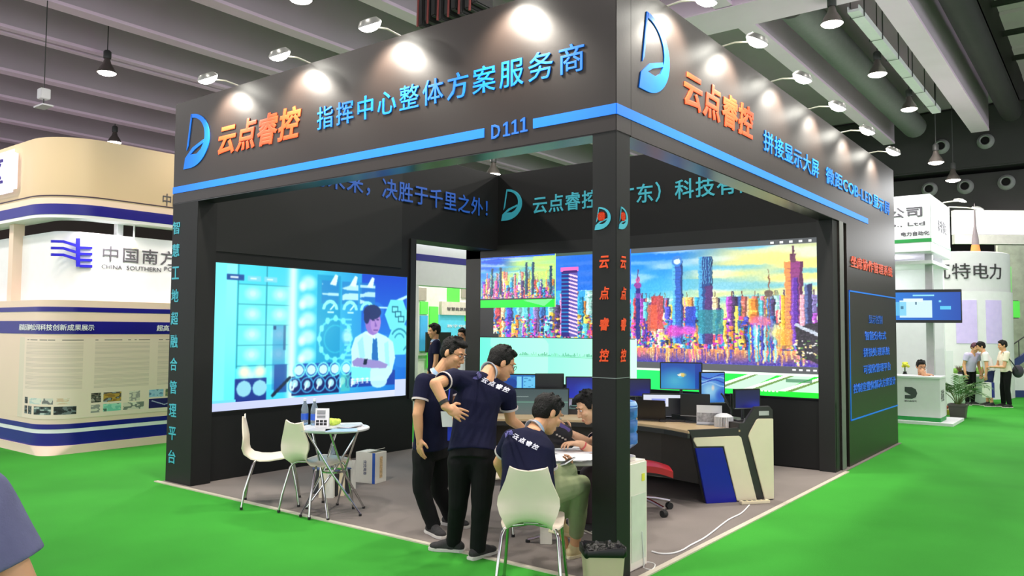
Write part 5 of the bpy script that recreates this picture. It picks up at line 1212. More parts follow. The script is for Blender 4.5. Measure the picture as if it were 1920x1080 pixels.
# ---- woman behind the post
J = dict(pelvis=W(1158, 874, 6.42), chest=W(1147, 832, 6.38), neck=W(1126, 798, 6.36), head=W(1104, 764, 6.35), face=-R_*.85-F_*.25-Z*.45, headup=Z-R_*.35,
         shL=W(1136, 822, 6.22), shR=W(1128, 818, 6.54), elL=W(1116, 852, 6.12), wrL=W(1088, 832, 6.08), elR=W(1106, 832, 6.36), wrR=W(1070, 812, 6.24),
         handL=hp_(-R_*.8+Z*.1-F_*.2, -Z, F_, .6), handR=hp_(-R_*.75+Z*.45, -F_, Z, .5), hipL=W(1156, 882, 6.32), hipR=W(1158, 882, 6.52), knL=W(1106, 890, 6.28), knR=W(1102, 888, 6.48), anL=W(1108, 998, 6.30), anR=W(1100, 992, 6.50),
         toeL=-R_, toeR=-R_, hem=.05)
J['anL'].z = .09; J['anR'].z = .09
woman = person('person with black hair sitting mostly hidden behind the corner post, reaching across the table', J, trousers=mat('trousers_plum', (44, 26, 36), .8), skin=m_skin2, hair='bun', trim=True)
w0, e0 = J['wrL'], J['elL']; d_ = (w0-e0).normalized(); c0 = w0-d_*.03; r1, _, u1 = frame(d_)
o = MB().tube([c0+(r1*math.cos(a)+u1*math.sin(a))*.031 for a in [2*math.pi*i/18 for i in range(19)]], .006, 6).build('bracelet', mat('bracelet_red', (206, 84, 84), .4), woman, smooth=True, world=True); o['label'] = 'red bracelet'
# black cap bag held over the table
p = W(1050, 815, 6.18); t = thing('black_cap', 'black cap with small print held over the papers on the table', 'cap', p)
q = MB(); q.ell(p, (.105, .09, .075), (R_, F_, Z), 18, 12).ell(p-Z*.045-R_*.03, (.13, .10, .03), (R_, F_, Z), 18, 8).ell(p+R_*.05+Z*.02, (.06, .06, .06))
blob('cap_crown', q, .006, mat('cap_black', (22, 20, 26), .8), t, 3, .004, 26)
pr = MB()
for k in range(4): pr.obox(p-F_*.093+R_*(-.03+.022*k)+Z*(.012-.012*k), (R_, F_, Z), (.016, .004, .012))
pr.build('print', mat('cap_print', (170, 160, 150), .7), t, world=True)
MB().obox(p+R_*.03+Z*.06-F_*.05, ((R_*.8-Z*.5).normalized(), F_, (Z*.8+R_*.5).normalized()), (.10, .02, .035)).build('violet_edge', mat('cap_violet', (92, 78, 140), .7), t, world=True, bevel=.006)
# ---- automatic standing figure for people far away or cut by the frame
def stander(label, base, facing, h, top, trs, armL=None, armR=None, lean=0.0, look=None, **kw):
    f = V(facing); f.z = 0; f.normalize(); r = f.cross(Z); b = V(base); s = h/1.72
    up = lambda k_, fo=0.0, rt=0.0: b+Z*(h*k_)+f*(fo*s)+r*(rt*s)
    l = lean
    J = dict(pelvis=up(.545, 0), chest=up(.70-.02*l, .12*l), neck=up(.835-.05*l, .25*l), head=up(.925-.07*l, .02+.33*l), face=look if look is not None else f-Z*.15-Z*.4*l, headup=Z+f*l*.4,
             shL=up(.805-.05*l, .22*l, -.18), shR=up(.805-.05*l, .22*l, .18), hipL=up(.52, 0, -.09), hipR=up(.52, 0, .09), knL=up(.285, .02, -.10), knR=up(.285, .05, .10), anL=up(.05, -.02, -.11), anR=up(.05, .04, .11), toeL=f-r*.25, toeR=f+r*.25, hem=.12)
    for S_, arm, sg in (('L', armL, -1), ('R', armR, 1)):
        arm = arm or ((.62, .02+.1*l, .23), (.48, .08+.1*l, .24)); J['el'+S_] = up(arm[0][0], arm[0][1], sg*arm[0][2]); J['wr'+S_] = up(arm[1][0], arm[1][1], sg*arm[1][2]); d_ = (J['wr'+S_]-J['el'+S_]).normalized()
        J['hand'+S_] = (d_, r*-sg if abs(d_.z) > .6 else -Z, f if abs(d_.z) > .6 else -r*sg, .5)
    kw.setdefault('zf', b.z); return person(label, J, top=top, trousers=trs, s=s, **kw)
m_tee = mat('tee_slate', (108, 108, 142), .85, spec=.2, var=.12, vscale=14, bump=.15, bscale=220)
f0 = (F_*.9-R_*.35).normalized(); r0 = f0.cross(Z); hh = 1.60; tgt = W(-34, 930, 1.75)
base = tgt-Z*(hh*.805)-r0*(.18*hh/1.72); base.z = 0.0
stander('person in slate grey tee at the left picture edge, only shoulder and sleeve seen', base, f0, hh*(tgt.z/(hh*.805)), m_tee, m_trs, armR=((.645, -.02, .30), (.49, .04, .30)), collar=False, trim=False, loose=1.3, sleeve=.62, vox=.006)
# ================================================================ neighbouring stands
# ---- beige stand with blue bands on the left, rounded front corner
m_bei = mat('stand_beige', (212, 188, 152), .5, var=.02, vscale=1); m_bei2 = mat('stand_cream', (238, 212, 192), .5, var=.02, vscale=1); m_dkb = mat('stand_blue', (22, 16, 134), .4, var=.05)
m_wht = mat('stand_white', (236, 236, 240), .5, var=.02); m_line = mat('stand_dark_line', (60, 44, 60), .6); m_mar = mat('stand_inner_dark', (66, 36, 34), .7)
CX, CY, YE, XE = -8.05, -0.10, 5.6, -14.0
def path(off, r, n_=14):      # front along y = CY, corner at CX, then along +y
    r = max(r, .02); P = [(XE, CY-off)]
    cx, cy = CX+off-r, CY-off+r
    for k in range(n_+1):
        a = math.radians(-90+90*k/n_); P.append((cx+r*math.cos(a), cy+r*math.sin(a)))
    P.append((CX+off, YE)); return P
def band(mb, z0, z1, off, r, th=.05, r0=None):
    o1 = path(off, r); o0 = path(off-th, max(r-th, .02)); p1 = path(off, r0) if r0 else o1; p0 = path(off-th, max((r0 or r)-th, .02))
    mb.loft([[V((*a, z0)), V((*a2, z1)), V((*b2, z1)), V((*b, z0))] for a, a2, b2, b in zip(p1, o1, o0, p0)])
def wrap_pt(off, r, sarc):          # arc length 0 at the middle of the rounded corner, + towards the right face
    L0 = r*math.pi/4; cx, cy = CX+off-r, CY-off+r
    if sarc < -L0: return V((cx+(sarc+L0), CY-off, 0)), V((0, -1, 0))
    if sarc > L0: return V((CX+off, cy+(sarc-L0), 0)), V((1, 0, 0))
    a = math.radians(-45)+sarc/r; n_ = V((math.cos(a), math.sin(a), 0)); return V((cx, cy, 0))+n_*r, n_
def wrapped(name, s_, m, parent, off, r, s0, s1, z0, z1, th=.006, **k):
    vs, fs = text_mesh(s_, **k); x0 = min(p.x for p in vs); x1 = max(p.x for p in vs); y0 = min(p.y for p in vs); y1 = max(p.y for p in vs); q = MB(); P = []
    for p in vs:
        b_, n_ = wrap_pt(off, r, s0+(p.x-x0)/(x1-x0)*(s1-s0)); P.append(b_+n_*(.002+th*(p.z > 0))+Z*(z0+(p.y-y0)/(y1-y0)*(z1-z0)))
    q.add(P, fs); return q.build(name, m, parent, world=True)
RC = .42
t = thing('exhibition_stand', 'beige and blue rounded stand on the left with Chinese lettering and posters', 'stand', (-9.5, 2.0, 0))
q = MB(); band(q, 3.31, 4.07, 0, RC+.25, .25); band(q, 3.285, 3.30, .004, RC+.25, .25); q.build('roof_fascia', m_bei, t, world=True, smooth=True)
q = MB(); band(q, 3.295, 3.312, .006, RC+.25, .25); q.build('dark_joint', m_line, t, world=True)
q = MB(); band(q, 3.20, 3.294, 0, RC+.25, .25); q.build('lower_fascia', m_bei2, t, world=True, smooth=True)
q = MB(); band(q, 3.062, 3.20, .004, RC+.25, .25); q.build('blue_band', m_dkb, t, world=True, smooth=True)
q = MB(); band(q, 3.02, 3.062, 0, RC+.25, .3); q.build('white_edge', m_wht, t, world=True, smooth=True)
q = MB(); band(q, 1.93, 2.86, -.22, .3, .06); q.build('logo_wall', m_wht, t, world=True, smooth=True)
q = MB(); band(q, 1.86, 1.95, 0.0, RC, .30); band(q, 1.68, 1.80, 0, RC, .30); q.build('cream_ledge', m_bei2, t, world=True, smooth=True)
q = MB(); band(q, 1.80, 1.862, .005, RC, .30); q.build('blue_band', m_dkb, t, world=True, smooth=True)
q = MB(); band(q, 1.515, 1.68, .004, RC, .30); q.build('title_band', m_dkb, t, world=True, smooth=True)
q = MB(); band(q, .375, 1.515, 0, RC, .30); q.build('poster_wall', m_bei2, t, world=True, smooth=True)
q = MB(); band(q, .312, .375, .004, RC, .30); band(q, .105, .262, .004, RC, .30); q.build('blue_band', m_dkb, t, world=True, smooth=True)
q = MB(); band(q, .262, .312, .002, RC, .30); q.build('white_band', m_wht, t, world=True, smooth=True)
q = MB(); band(q, .0, .105, .03, RC, .33, .2); q.build('base', m_bei2, t, world=True, smooth=True)
q = MB().box((-13.5, .6, 2.86), (-8.9, 5.4, 2.90)); q.build('inner_ceiling', m_mar, t, world=True)
MB().box((CX-.36, CY+.95, 1.95), (CX-.26, CY+1.03, 3.03)).build('roof_post', m_wht, t, world=True)
MB().box((-9.62, CY+.10, 1.95), (-9.48, CY+.24, 3.03)).build('roof_post', m_bei2, t, world=True)
EX = Y; XP = CX-.215
def lt(name, s_, m, px0, py1, px1, py0, xp, **k):
    a = W(px0, py1, 1); 
    def hit(px, py):
        r = cF+cR*((px-960)/F_PX)+cU*((540-py)/F_PX); return CAM+r*((xp-CAM.x)/r.x)
    a = hit(px0, py1); b = hit(px1, py0); b.z = hit(px0, py0).z; return lettering(name, s_, m, t, V((xp, a.y, a.z)), Y, Z, b.y-a.y, b.z-a.z, **k)
m_gry = mat('lettering_grey', (88, 84, 92), .5)
lt('grey_lettering', '中国南方电网', m_gry, 192, 489, 395, 460, XP, t=.006, bold=.004, spacing=1.15)
lt('small_lettering', 'CHINA', m_gry, 190, 503, 229, 495.5, XP, t=.004); lt('small_lettering', 'SOUTHERN', m_gry, 237, 506, 302, 498, XP, t=.004); lt('small_lettering', 'POWER', m_gry, 308, 508, 352, 500, XP, t=.004)
lt('grey_lettering', '中国', m_gry, 305, 385, 340, 362, CX+.003, t=.006)
# blue emblem: left bowed bars, upright, right bars
def hitx(px, py, xp):
    r = cF+cR*((px-960)/F_PX)+cU*((540-py)/F_PX); return CAM+r*((xp-CAM.x)/r.x)
q = MB(); xp = XP
def yz(px, py): h_ = hitx(px, py, xp); return (h_.y, h_.z)
def qd(pts): q.prism([yz(*p) for p in pts], (xp, 0, 0), Y, Z, X, .02)
qd([(142, 447), (149, 447), (149, 500), (142, 500)])
for k in range(3):
    y = 450+k*12.5; qd([(95, y), (118, y+.5), (142, y+8), (142, y+13), (118, y+5.5), (95, y+5)])
for k in range(4): y = 462+k*11.5; qd([(149, y), (172, y+.5), (172, y+5.5), (149, y+5)])
q.build('blue_emblem', mat('emblem_blue', (40, 34, 190), .4), t, world=True)
xw = CX+.006
wrapped('title_lettering', '超高压输电公司科技创新成果展示', m_wht, t, .004, RC, -.75, .47, 1.555, 1.64, bold=.012)
wrapped('title_lettering', '超高压输电', m_wht, t, .004, RC, 1.32, 1.78, 1.555, 1.64, bold=.012)
# light-box sign on the front of the roof
sg = thing('light_box_sign', 'glowing white sign with blue characters on the beige stand roof', 'sign', (-9.6, CY-.12, 3.6))
MB().box((-12.2, CY-.12, 3.40), (-9.05, CY-.02, 3.98)).build('sign_box', mat('sign_glow', (238, 234, 255), .4, emit=.75), sg, world=True, bevel=.06)
lettering('sign_lettering', '创新展区', mat('sign_blue', (52, 36, 130), .5), sg, (-11.35, CY-.121, 3.50), X, Z, 2.05, .38, t=.02, bold=.012, spacing=1.1)
# posters
c = Canvas(300, 190, (240, 220, 204)); lines = c.noise(60, 3, 9)
for k in range(34):
    y = .07+k*.017
    for a, b in ((.07, .36), (.41, .66), (.70, .99)):
        c.put(((c.U > a)&(c.U < b)&(abs(c.Vv-y) < .0045)).astype(float), (206, 188, 174), .7)
for a, b in ((.07, .36), (.41, .66), (.70, .99)): c.put(((c.U > a)&(c.U < b)&(abs(c.Vv-.03) < .006)&(c.noise(110, 4, 2) > .35)).astype(float), (90, 80, 80), .9)
c.rect(0, 0, .05, 1, (228, 214, 196))
def photo(x0, y0, x1, y1, cols, seed, fx=9):
    n_ = c.noise(fx*6, fx*5, seed); m_ = (c.U >= x0)&(c.U < x1)&(c.Vv >= y0)&(c.Vv < y1); idx = np.clip((n_*len(cols)).astype(int), 0, len(cols)-1); c.a[m_] = np.array(cols, float)[idx][m_]
DK = [(20, 24, 26), (50, 60, 62), (90, 110, 110), (190, 200, 196)]; BK = [(16, 18, 20), (40, 44, 48), (110, 120, 124), (30, 30, 34)]
photo(.075, .74, .105, .82, BK, 1); photo(.12, .75, .20, .82, [(214, 220, 206), (190, 206, 206), (226, 226, 214)], 2); photo(.205, .75, .25, .82, [(226, 220, 206), (120, 120, 120), (214, 210, 200)], 3); photo(.265, .75, .315, .82, [(228, 210, 190), (220, 190, 160), (232, 220, 204)], 4)
photo(.075, .85, .10, .95, BK, 5); photo(.11, .85, .145, .95, BK, 6); photo(.16, .85, .245, .95, DK, 7); photo(.255, .85, .34, .95, BK, 8)
photo(.40, .70, .445, .82, [(50, 44, 40), (110, 100, 92), (30, 40, 34), (170, 160, 150)], 9); photo(.455, .70, .535, .82, [(150, 110, 50), (190, 150, 60), (90, 80, 70), (140, 150, 160)], 10); photo(.57, .70, .62, .83, [(226, 216, 200), (160, 156, 152), (214, 206, 190)], 11)
photo(.40, .85, .44, .95, [(220, 212, 196), (150, 150, 146), (226, 216, 200)], 12); photo(.455, .85, .535, .94, [(120, 200, 180), (160, 220, 200), (70, 110, 100)], 13); photo(.545, .85, .64, .94, [(226, 220, 206), (120, 126, 120), (220, 210, 196)], 14)
photo(.665, .70, .735, .80, [(130, 180, 214), (160, 200, 226), (90, 130, 170)], 15); photo(.745, .70, .80, .80, [(150, 150, 110), (100, 110, 90), (180, 180, 150)], 16); c.rect(.665, .82, .80, .95, (26, 14, 96)); c.line(.68, .85, .74, .91, .006, (170, 170, 210)); c.line(.74, .91, .80, .86, .006, (170, 170, 210))
a = hitx(-18, 775, xw); b = hitx(412, 630, xw)
pic = MB
ya, za, yb, zb = a.y, .44, b.y, 1.47
po = picture('poster_picture', c, attr_mat('poster_print', None, .6), t, (0, 0, .44), X, Z, 2.95, 1.03, world=False)
for v in po.data.vertices:
    b_, n_ = wrap_pt(0, RC, -.72+v.co.x); z_ = v.co.z; v.co = b_+n_*.004+Z*z_-t.location
# small lamp and bright spot on the logo wall
l = thing('spot_lamp', 'small warm spot lamp above the logo wall of the beige stand', 'spot lamp', V((CX-.14, 1.02, 2.80)))
MB().lathe([(.02, .0), (.03, .02), (.04, .08), (.035, .11)], (0,0,0), (.3, 0, -1), 16).build('lamp_head', mat('lamp_cream', (240, 226, 196), .4, emit=.8), l, smooth=True)
MB().cyl((0, 0, .0), (0, 0, .25), .012, n=8).build('lamp_stem', m_wht, l)
for y_ in (0.6, 2.2, 4.0):
    L = bpy.data.lights.new('stand_light', 'AREA'); L.energy = 26; L.size = .5; L.color = (1.0, .97, .95); lo = bpy.data.objects.new('stand_light', L); COL.objects.link(lo); lo.location = (CX-.02, y_, 2.98); lo.rotation_euler = (0, math.radians(-25), 0)
for (x_, y_, z_, e_) in ((-6.6, -.6, 4.9, 70), (-6.5, 2.0, 4.9, 70), (-9.6, -2.2, 4.9, 70)):
    L = bpy.data.lights.new('stand_flood', 'SPOT'); L.energy = e_*1.7; L.spot_size = math.radians(95); L.spot_blend = .8; L.shadow_soft_size = .2; L.color = (1.0, .86, .66); lo = bpy.data.objects.new('stand_flood', L); COL.objects.link(lo); lo.location = (x_, y_, z_)
    lo.rotation_euler = (V((-8.1 if x_ > -9 else x_, y_ if x_ > -9 else CY, 2.4))-V((x_, y_, z_))).to_track_quat('-Z', 'Y').to_euler()
# ---- white stand seen through the doorway
t = thing('exhibition_stand', 'white stand with a blue stripe seen through the doorway of the black booth', 'stand', (-8.05, 7.2, 0))
MB().box((-8.3, 6.0, 2.45), (-8.05, 9.0, 3.75)).build('roof_fascia', m_wht, t, world=True)
MB().box((-8.06, 5.99, 2.92), (-8.044, 9.0, 3.05)).build('blue_stripe', m_dkb, t, world=True)
MB().box((-8.2, 6.2, 0), (-8.06, 6.52, 2.45)).build('roof_post', m_wht, t, world=True)
MB().box((-8.04, 6.1, 3.36), (-7.92, 8.2, 3.42)).build('tube_light', emis('tube_glow', (235, 240, 255), 3.0), t, world=True)
# farther stand wall with green squares and a cyan panel
xx = -13.2
def slabx(name, m, parent, px0, py0, px1, py1, xp, th=.06, glow=None):
    a = hitx(px0, py1, xp); b = hitx(px1, py0, xp)
    return MB().box((xp-th, min(a.y, b.y), min(a.z, b.z)), (xp, max(a.y, b.y), max(a.z, b.z))).build(name, m, parent, world=True)
t = thing('exhibition_stand', 'pale stand with green squares and cyan panels far behind the doorway', 'stand', (xx, 10, 0))
slabx('back_wall', mat('stand_pale', (226, 222, 216), .6), t, 740, 500, 960, 668, xx); bw = t.children[0]
MB().box((xx-.1, 7.5, 0), (xx-.06, 13.5, 3.4)).build('rear_wall', MATS['stand_pale'], t, world=True)
m_gsq = mat('panel_green', (96, 232, 84), .5, emit=.25); m_cy = mat('panel_cyan', (90, 196, 226), .5, emit=.2)
for k, (a, b, c_, d_) in enumerate(((840, 537, 862, 566), (789, 566, 803, 589), (806, 575, 822, 622), (802, 660, 815, 690), (872, 588, 886, 602))): slabx('green_square', m_gsq, t, a, b, c_, d_, xx+.05, .05)
slabx('cyan_panel', m_cy, t, 822, 592, 900, 640, xx+.03, .04); slabx('cyan_panel', mat('panel_blue', (70, 170, 222), .5, emit=.2), t, 788, 592, 802, 658, xx+.04, .04)
slabx('grey_window', mat('window_grey', (170, 160, 150), .6), t, 784, 540, 800, 563, xx+.04, .04); slabx('grey_window', MATS['window_grey'], t, 866, 538, 878, 558, xx+.04, .04)
slabx('pale_counter', mat('counter_pale', (222, 210, 200), .6), t, 828, 568, 890, 590, xx+.10, .1)
lettering('small_lettering', '智慧能源展示', m_gry, t, (xx+.101, hitx(838, 580, xx+.1).y, hitx(838, 582, xx+.1).z), Y, Z, 1.1, .10, t=.01)
lettering('small_lettering', '数字电网', m_wht, t, (xx+.031, hitx(838, 612, xx+.03).y, hitx(838, 614, xx+.03).z), Y, Z, 1.0, .09, t=.01)
t = thing('display_monitor', 'black display seen through the doorway beside a green panel', 'screen', V((xx+.5, 9.2, 1.2)))
slabx('screen_panel', m_bez, t, 800, 623, 846, 661, xx+.5, .06); a = hitx(823, 661, xx+.5); MB().box((xx+.44, a.y-.04, 0), (xx+.5, a.y+.04, a.z)).build('stand_post', m_stand, t, world=True)
p = W(816, 640, 13.6); p.z = 0
stander('person in navy polo seen through the doorway, behind the man with badge', p, -R_*.8-F_*.2, 1.70, m_navy, m_trs, vox=.009, trim=False)
p = W(868, 650, 13.2); p.z = 0
stander('person in white shirt and dark skirt seen through the doorway at its right edge', p, -F_*.8-R_*.4, 1.62, m_wht, m_trs, vox=.009, trim=False, collar=False, hair='bun')

# ---- right: white stand with green line, counter, hanging screen
m_gl = mat('line_green', (36, 150, 70), .5); WX, WY = -.03, 11.3
t = thing('exhibition_stand', 'white stand with a green line under its roof sign, right of the black booth', 'stand', (-1.2, 12.2, 0))
MB().box((WX-3.2, WY, 3.06), (WX, WY+2.05, 4.10)).build('roof_fascia', m_wht, t, world=True, bevel=.01)
MB().box((WX-3.2, WY-.006, 3.235), (WX+.006, WY+2.05, 3.30)).build('green_line', m_gl, t, world=True)
MB().box((-.22, WY+.45, .0), (-.10, WY+.57, 3.06)).build('roof_post', mat('post_grey', (196, 196, 200), .4), t, world=True)
MB().box((-3.2, 13.0, 0), (-.12, 13.12, 3.06)).build('rear_wall', m_wht, t, world=True)
MB().box((-3.2, WY+.2, 2.86), (-.05, WY+2.0, 2.92)).build('ceiling_beam', m_wht, t, world=True)
lettering('sign_lettering', '瑞科技有限公司', m_gry, t, (-2.35, WY-.001, 3.70), X, Z, 2.18, .19, t=.02, bold=.01)
lettering('sign_lettering', 'Technology Co., Ltd', m_gry, t, (-2.05, WY-.001, 3.52), X, Z, 1.92, .09, t=.01)
lettering('sign_lettering', '电力自动化', m_gry, t, (-.52, WY-.001, 3.36), X, Z, .46, .075, t=.01)
lettering('side_lettering', '科技', m_gry, t, (WX+.001, WY+.7, 3.50), Y, Z, .9, .22, t=.01)
t = thing('hanging_screen', 'wide screen with a blue picture on the post of the white stand', 'screen', W(1737, 574, 14.3))
c = Canvas(120, 58); c.grad((24, 120, 214), (12, 70, 170), 'h'); c.rect(.1, .30, .58, .92, (205, 236, 246)); c.rect(.0, .35, .2, .85, (110, 200, 236), .8); c.rect(.16, .22, .45, .34, (225, 244, 250)); c.rect(.30, .08, .62, .13, (140, 220, 250)); c.rect(.70, .5, .86, .62, (90, 200, 246)); c.rect(.68, .30, .72, .36, (120, 210, 250)); c.rect(.12, .5, .16, .6, (60, 120, 150)); c.rect(.33, .34, .36, .44, (80, 120, 140))
sc_ = W(1737, 574, 14.3); fz = (CAM-sc_); fz.z = 0; fz.normalize(); fz.rotate(Matrix.Rotation(.12, 3, 'Z')); sx = Z.cross(fz)
MB().obox(sc_-fz*.03, (sx, fz, Z), (1.13, .05, .60)).build('screen_case', m_bez, t, world=True, bevel=.005)
picture('screen_picture', c, attr_mat('screen_glow_far', 1.1), t, sc_-sx*.545-Z*.25, sx, Z, 1.09, .50)
MB().obox(sc_-fz*.22, (sx, fz, Z), (.06, .35, .06)).build('bracket', m_stand, t, world=True)
t = thing('reception_counter', 'white reception counter with a grey emblem and green foot line', 'counter', (-.4, 11.35, 0))
m_cnt = mat('counter_white', (230, 226, 232), .4, var=.02)
MB().box((-1.5, 11.10, .10), (.09, 11.66, .80)).build('counter_body', m_cnt, t, world=True, bevel=.006)
MB().box((-1.52, 11.08, .80), (.10, 11.68, .835)).build('counter_top', m_wht, t, world=True, bevel=.004)
MB().box((-1.5, 11.095, .05), (.095, 11.665, .12)).build('green_foot_line', m_gl, t, world=True)
MB().box((-1.9, 10.98, -.0), (.30, 12.2, .05)).build('white_plinth', m_wht, t, world=True)
q = MB(); em = [(0, 0), (.10, 0), (.155, .03), (.175, .09), (.155, .15), (.10, .18), (0, .18), (.0, .11), (.09, .055), (.0, .055)]
q.prism([(x*1.15, y*1.15) for x, y in em], (-.47, 11.099, .43), X, Z, -Y, .004).build('emblem', mat('emblem_grey', (74, 78, 80), .5), t, world=True)
lettering('emblem_lettering', '德力森电气', m_gry, t, (-.48, 11.099, .375), X, Z, .20, .03, t=.003)
lettering('side_lettering', '科技', m_gry, t, (.091, 11.2, .40), Y, Z, .30, .20, t=.003)
# man behind the counter
b = W(1727, 700, 14.45)
J = dict(pelvis=V((b.x, b.y, .42)), chest=V((b.x, b.y, .62)), neck=V((b.x, b.y, .80)), head=W(1727, 688, 14.38), face=-F_*.9-R_*.1-Z*.3, headup=Z,
         shL=V((b.x, b.y, .75))+R_*.17, shR=V((b.x, b.y, .75))-R_*.17, elL=V((b.x, b.y, .86))+R_*.22-F_*.22-Z*.12, wrL=W(1733, 704, 14.14), elR=V((b.x, b.y, .72))-R_*.24-F_*.2, wrR=V((b.x, b.y, .86))-R_*.05-F_*.30,
         handL=hp_(-R_*.3+Z*.8, F_, Z, .8), handR=hp_(R_, -Z, F_, .5), hipL=V((b.x, b.y, .42))+R_*.09, hipR=V((b.x, b.y, .42))-R_*.09, knL=V((b.x, b.y, .44))+R_*.1-F_*.3, knR=V((b.x, b.y, .44))-R_*.1-F_*.3, anL=V((b.x, b.y, .08))+R_*.1-F_*.25, anR=V((b.x, b.y, .08))-R_*.1-F_*.25, toeL=-F_, toeR=-F_, hem=.1)
person('person in white shirt and glasses seated behind the white counter, hand at the chin', J, top=m_wht, glasses=True, vox=.007, trim=False, collar=False, s=.92, zf=0.0)
st = thing('stool', 'white stool under the person behind the white counter', 'stool', V((b.x, b.y+.02, .05)))
MB().lathe([(.001, .28), (.16, .28), (.17, .30), (.16, .32), (.001, .32)], (0,0,0), Z, 20).build('seat', m_wht, st, smooth=True); MB().cyl((0, 0, .0), (0, 0, .28), .03, n=12).lathe([(.001, 0), (.16, 0), (.15, .02), (.03, .03)], (0,0,0), Z, 20).build('column_base', m_steel, st, smooth=True)
# small flower pot things at the counter back wall
t = thing('flower_vase', 'small yellow flowers in a dark vase at the left of the counter', 'flowers', W(1697, 712, 15.4))
MB().lathe([(.001, 0), (.05, 0), (.06, .08), (.03, .14), (.035, .16)], (0,0,0), Z, 16).build('vase', m_bez, t, smooth=True)
q = MB()
for k in range(14): q.ell((.06*math.cos(k*2.4)*(k % 3)/2, .06*math.sin(k*2.4)*(k % 3)/2, .26+.02*(k % 4)), (.03, .03, .025))
q.build('blossoms', mat('blossom_yellow', (226, 226, 70), .7), t, smooth=True); MB().cyl((0, 0, .14), (0, 0, .26), .012, n=8).build('stems', mat('leaf_green', (60, 104, 44), .6), t)
t = thing('vase_shelf', 'white shelf box behind the counter carrying the yellow flowers', 'shelf', V((W(1697, 712, 15.4).x, W(1697, 712, 15.4).y, 0)))
MB().box((-.25, -.15, 0), (.2, .15, W(1697, 712, 15.4).z)).build('shelf_body', m_wht, t, bevel=.01); MB().box((-.26, -.16, .0), (.21, .16, .04)).build('plinth', m_cnt, t)

# ---- round white pillar stand with lettering
pc = W(1768, 600, 20.8); pc.z = 0
t = thing('exhibition_stand', 'round white pillar stand with dark Chinese characters behind the potted palm', 'stand', pc)
m_pw = mat('pillar_white', (222, 222, 226), .5, var=.02)
MB().lathe([(1.50, 2.62), (1.52, 2.60), (1.52, 3.58), (1.48, 3.6), (.2, 3.6)], (0,0,0), Z, 64, caps=False).build('sign_drum', m_pw, t, smooth=True)
MB().lathe([(1.56, 0), (1.56, 2.62)], (0,0,0), Z, 64, caps=False).build('pillar', m_wht, t, smooth=True)
mls = mat('panel_lilac', (206, 190, 240), .5, emit=.15)
dv = (CAM-pc); dv.z = 0; dv.normalize(); a0 = math.atan2(dv.y, dv.x)
def curved(s_, ang, z0, w_, h_, R0, m, name):
    vs, fs = text_mesh(s_); x0 = min(p.x for p in vs); x1 = max(p.x for p in vs); y0 = min(p.y for p in vs); y1 = max(p.y for p in vs)
    q = MB(); q.add([V(((R0+.02*(p.z > 0))*math.cos(ang+((p.x-x0)/(x1-x0)-.5)*w_/R0), (R0+.02*(p.z > 0))*math.sin(ang+((p.x-x0)/(x1-x0)-.5)*w_/R0), z0+(p.y-y0)/(y1-y0)*h_)) for p in vs], fs)
    return q.build(name, m, t)
curved('瓦特电力', a0+.42, 2.92, 1.72, .38, 1.522, mat('lettering_dark', (50, 48, 52), .5), 'sign_lettering')
for k in range(2):
    q = MB(); aa = a0+.18+.45*k; q.loft([[V((R0*math.cos(aa+da), R0*math.sin(aa+da), z_)) for R0 in (1.562, 1.575) for z_ in ((1.35, 2.40) if R0 < 1.57 else (2.40, 1.35))] for da in np.linspace(0, .30, 8)]); q.build('lilac_panel', mls, t)
t = thing('display_counter', 'white rounded display counter with a green landscape model, behind the palm', 'counter', W(1818, 720, 18.3)*1.0)
t.location.z = 0; bx_ = t.location.copy()
MB().lathe([(.30, 0), (.34, .05), (.40, .55), (.46, .62), (.46, .66), (.001, .66)], (0,0,0), Z, 32).build('counter_body', m_wht, t, smooth=True)
q = MB()
for k in range(16):
    a = k*2.4; q.ell((.3*math.cos(a)*(.3+.7*(k % 5)/5), .3*math.sin(a)*(.3+.7*(k % 5)/5), .68+.04*(k % 3)), (.1, .1, .07))
q.build('green_model', mat('model_green', (110, 160, 60), .8, var=.3, vscale=20), t, smooth=True)
t2 = thing('plant_model', 'reddish brown small shrub on the round display counter', 'plant', bx_+V((-.15, -.25, .66)))
q = MB()
for k in range(30):
    a = k*2.4; d_ = V((math.cos(a)*.5, math.sin(a)*.5, .8)).normalized(); q.add([V((0,0,0)), d_*.12+V((-d_.y, d_.x, 0))*.02, d_*.24, d_*.12-V((-d_.y, d_.x, 0))*.02], [(0, 1, 2, 3)])
q.build('foliage', mat('leaf_brown', (96, 74, 48), .7), t2); MB().lathe([(.001, 0), (.05, 0), (.06, .05), (.001, .05)], (0,0,0), Z, 12).build('pot', m_bez, t2)
# tall white board left of the palm with yellow edge
t = thing('white_board', 'tall white board with a yellow edge left of the palm', 'board', V((W(1775, 720, 16.3).x, W(1775, 720, 16.3).y, 0)))
MB().obox(V((t.location.x, t.location.y, .62)), (R_, F_, Z), (.26, .05, 1.24)).build('board', m_wht, t, world=True); MB().obox(V((t.location.x, t.location.y, .62))-R_*.05-F_*.03, (R_, F_, Z), (.03, .01, 1.2)).build('yellow_edge', mat('edge_yellow', (224, 222, 150), .6), t, world=True)
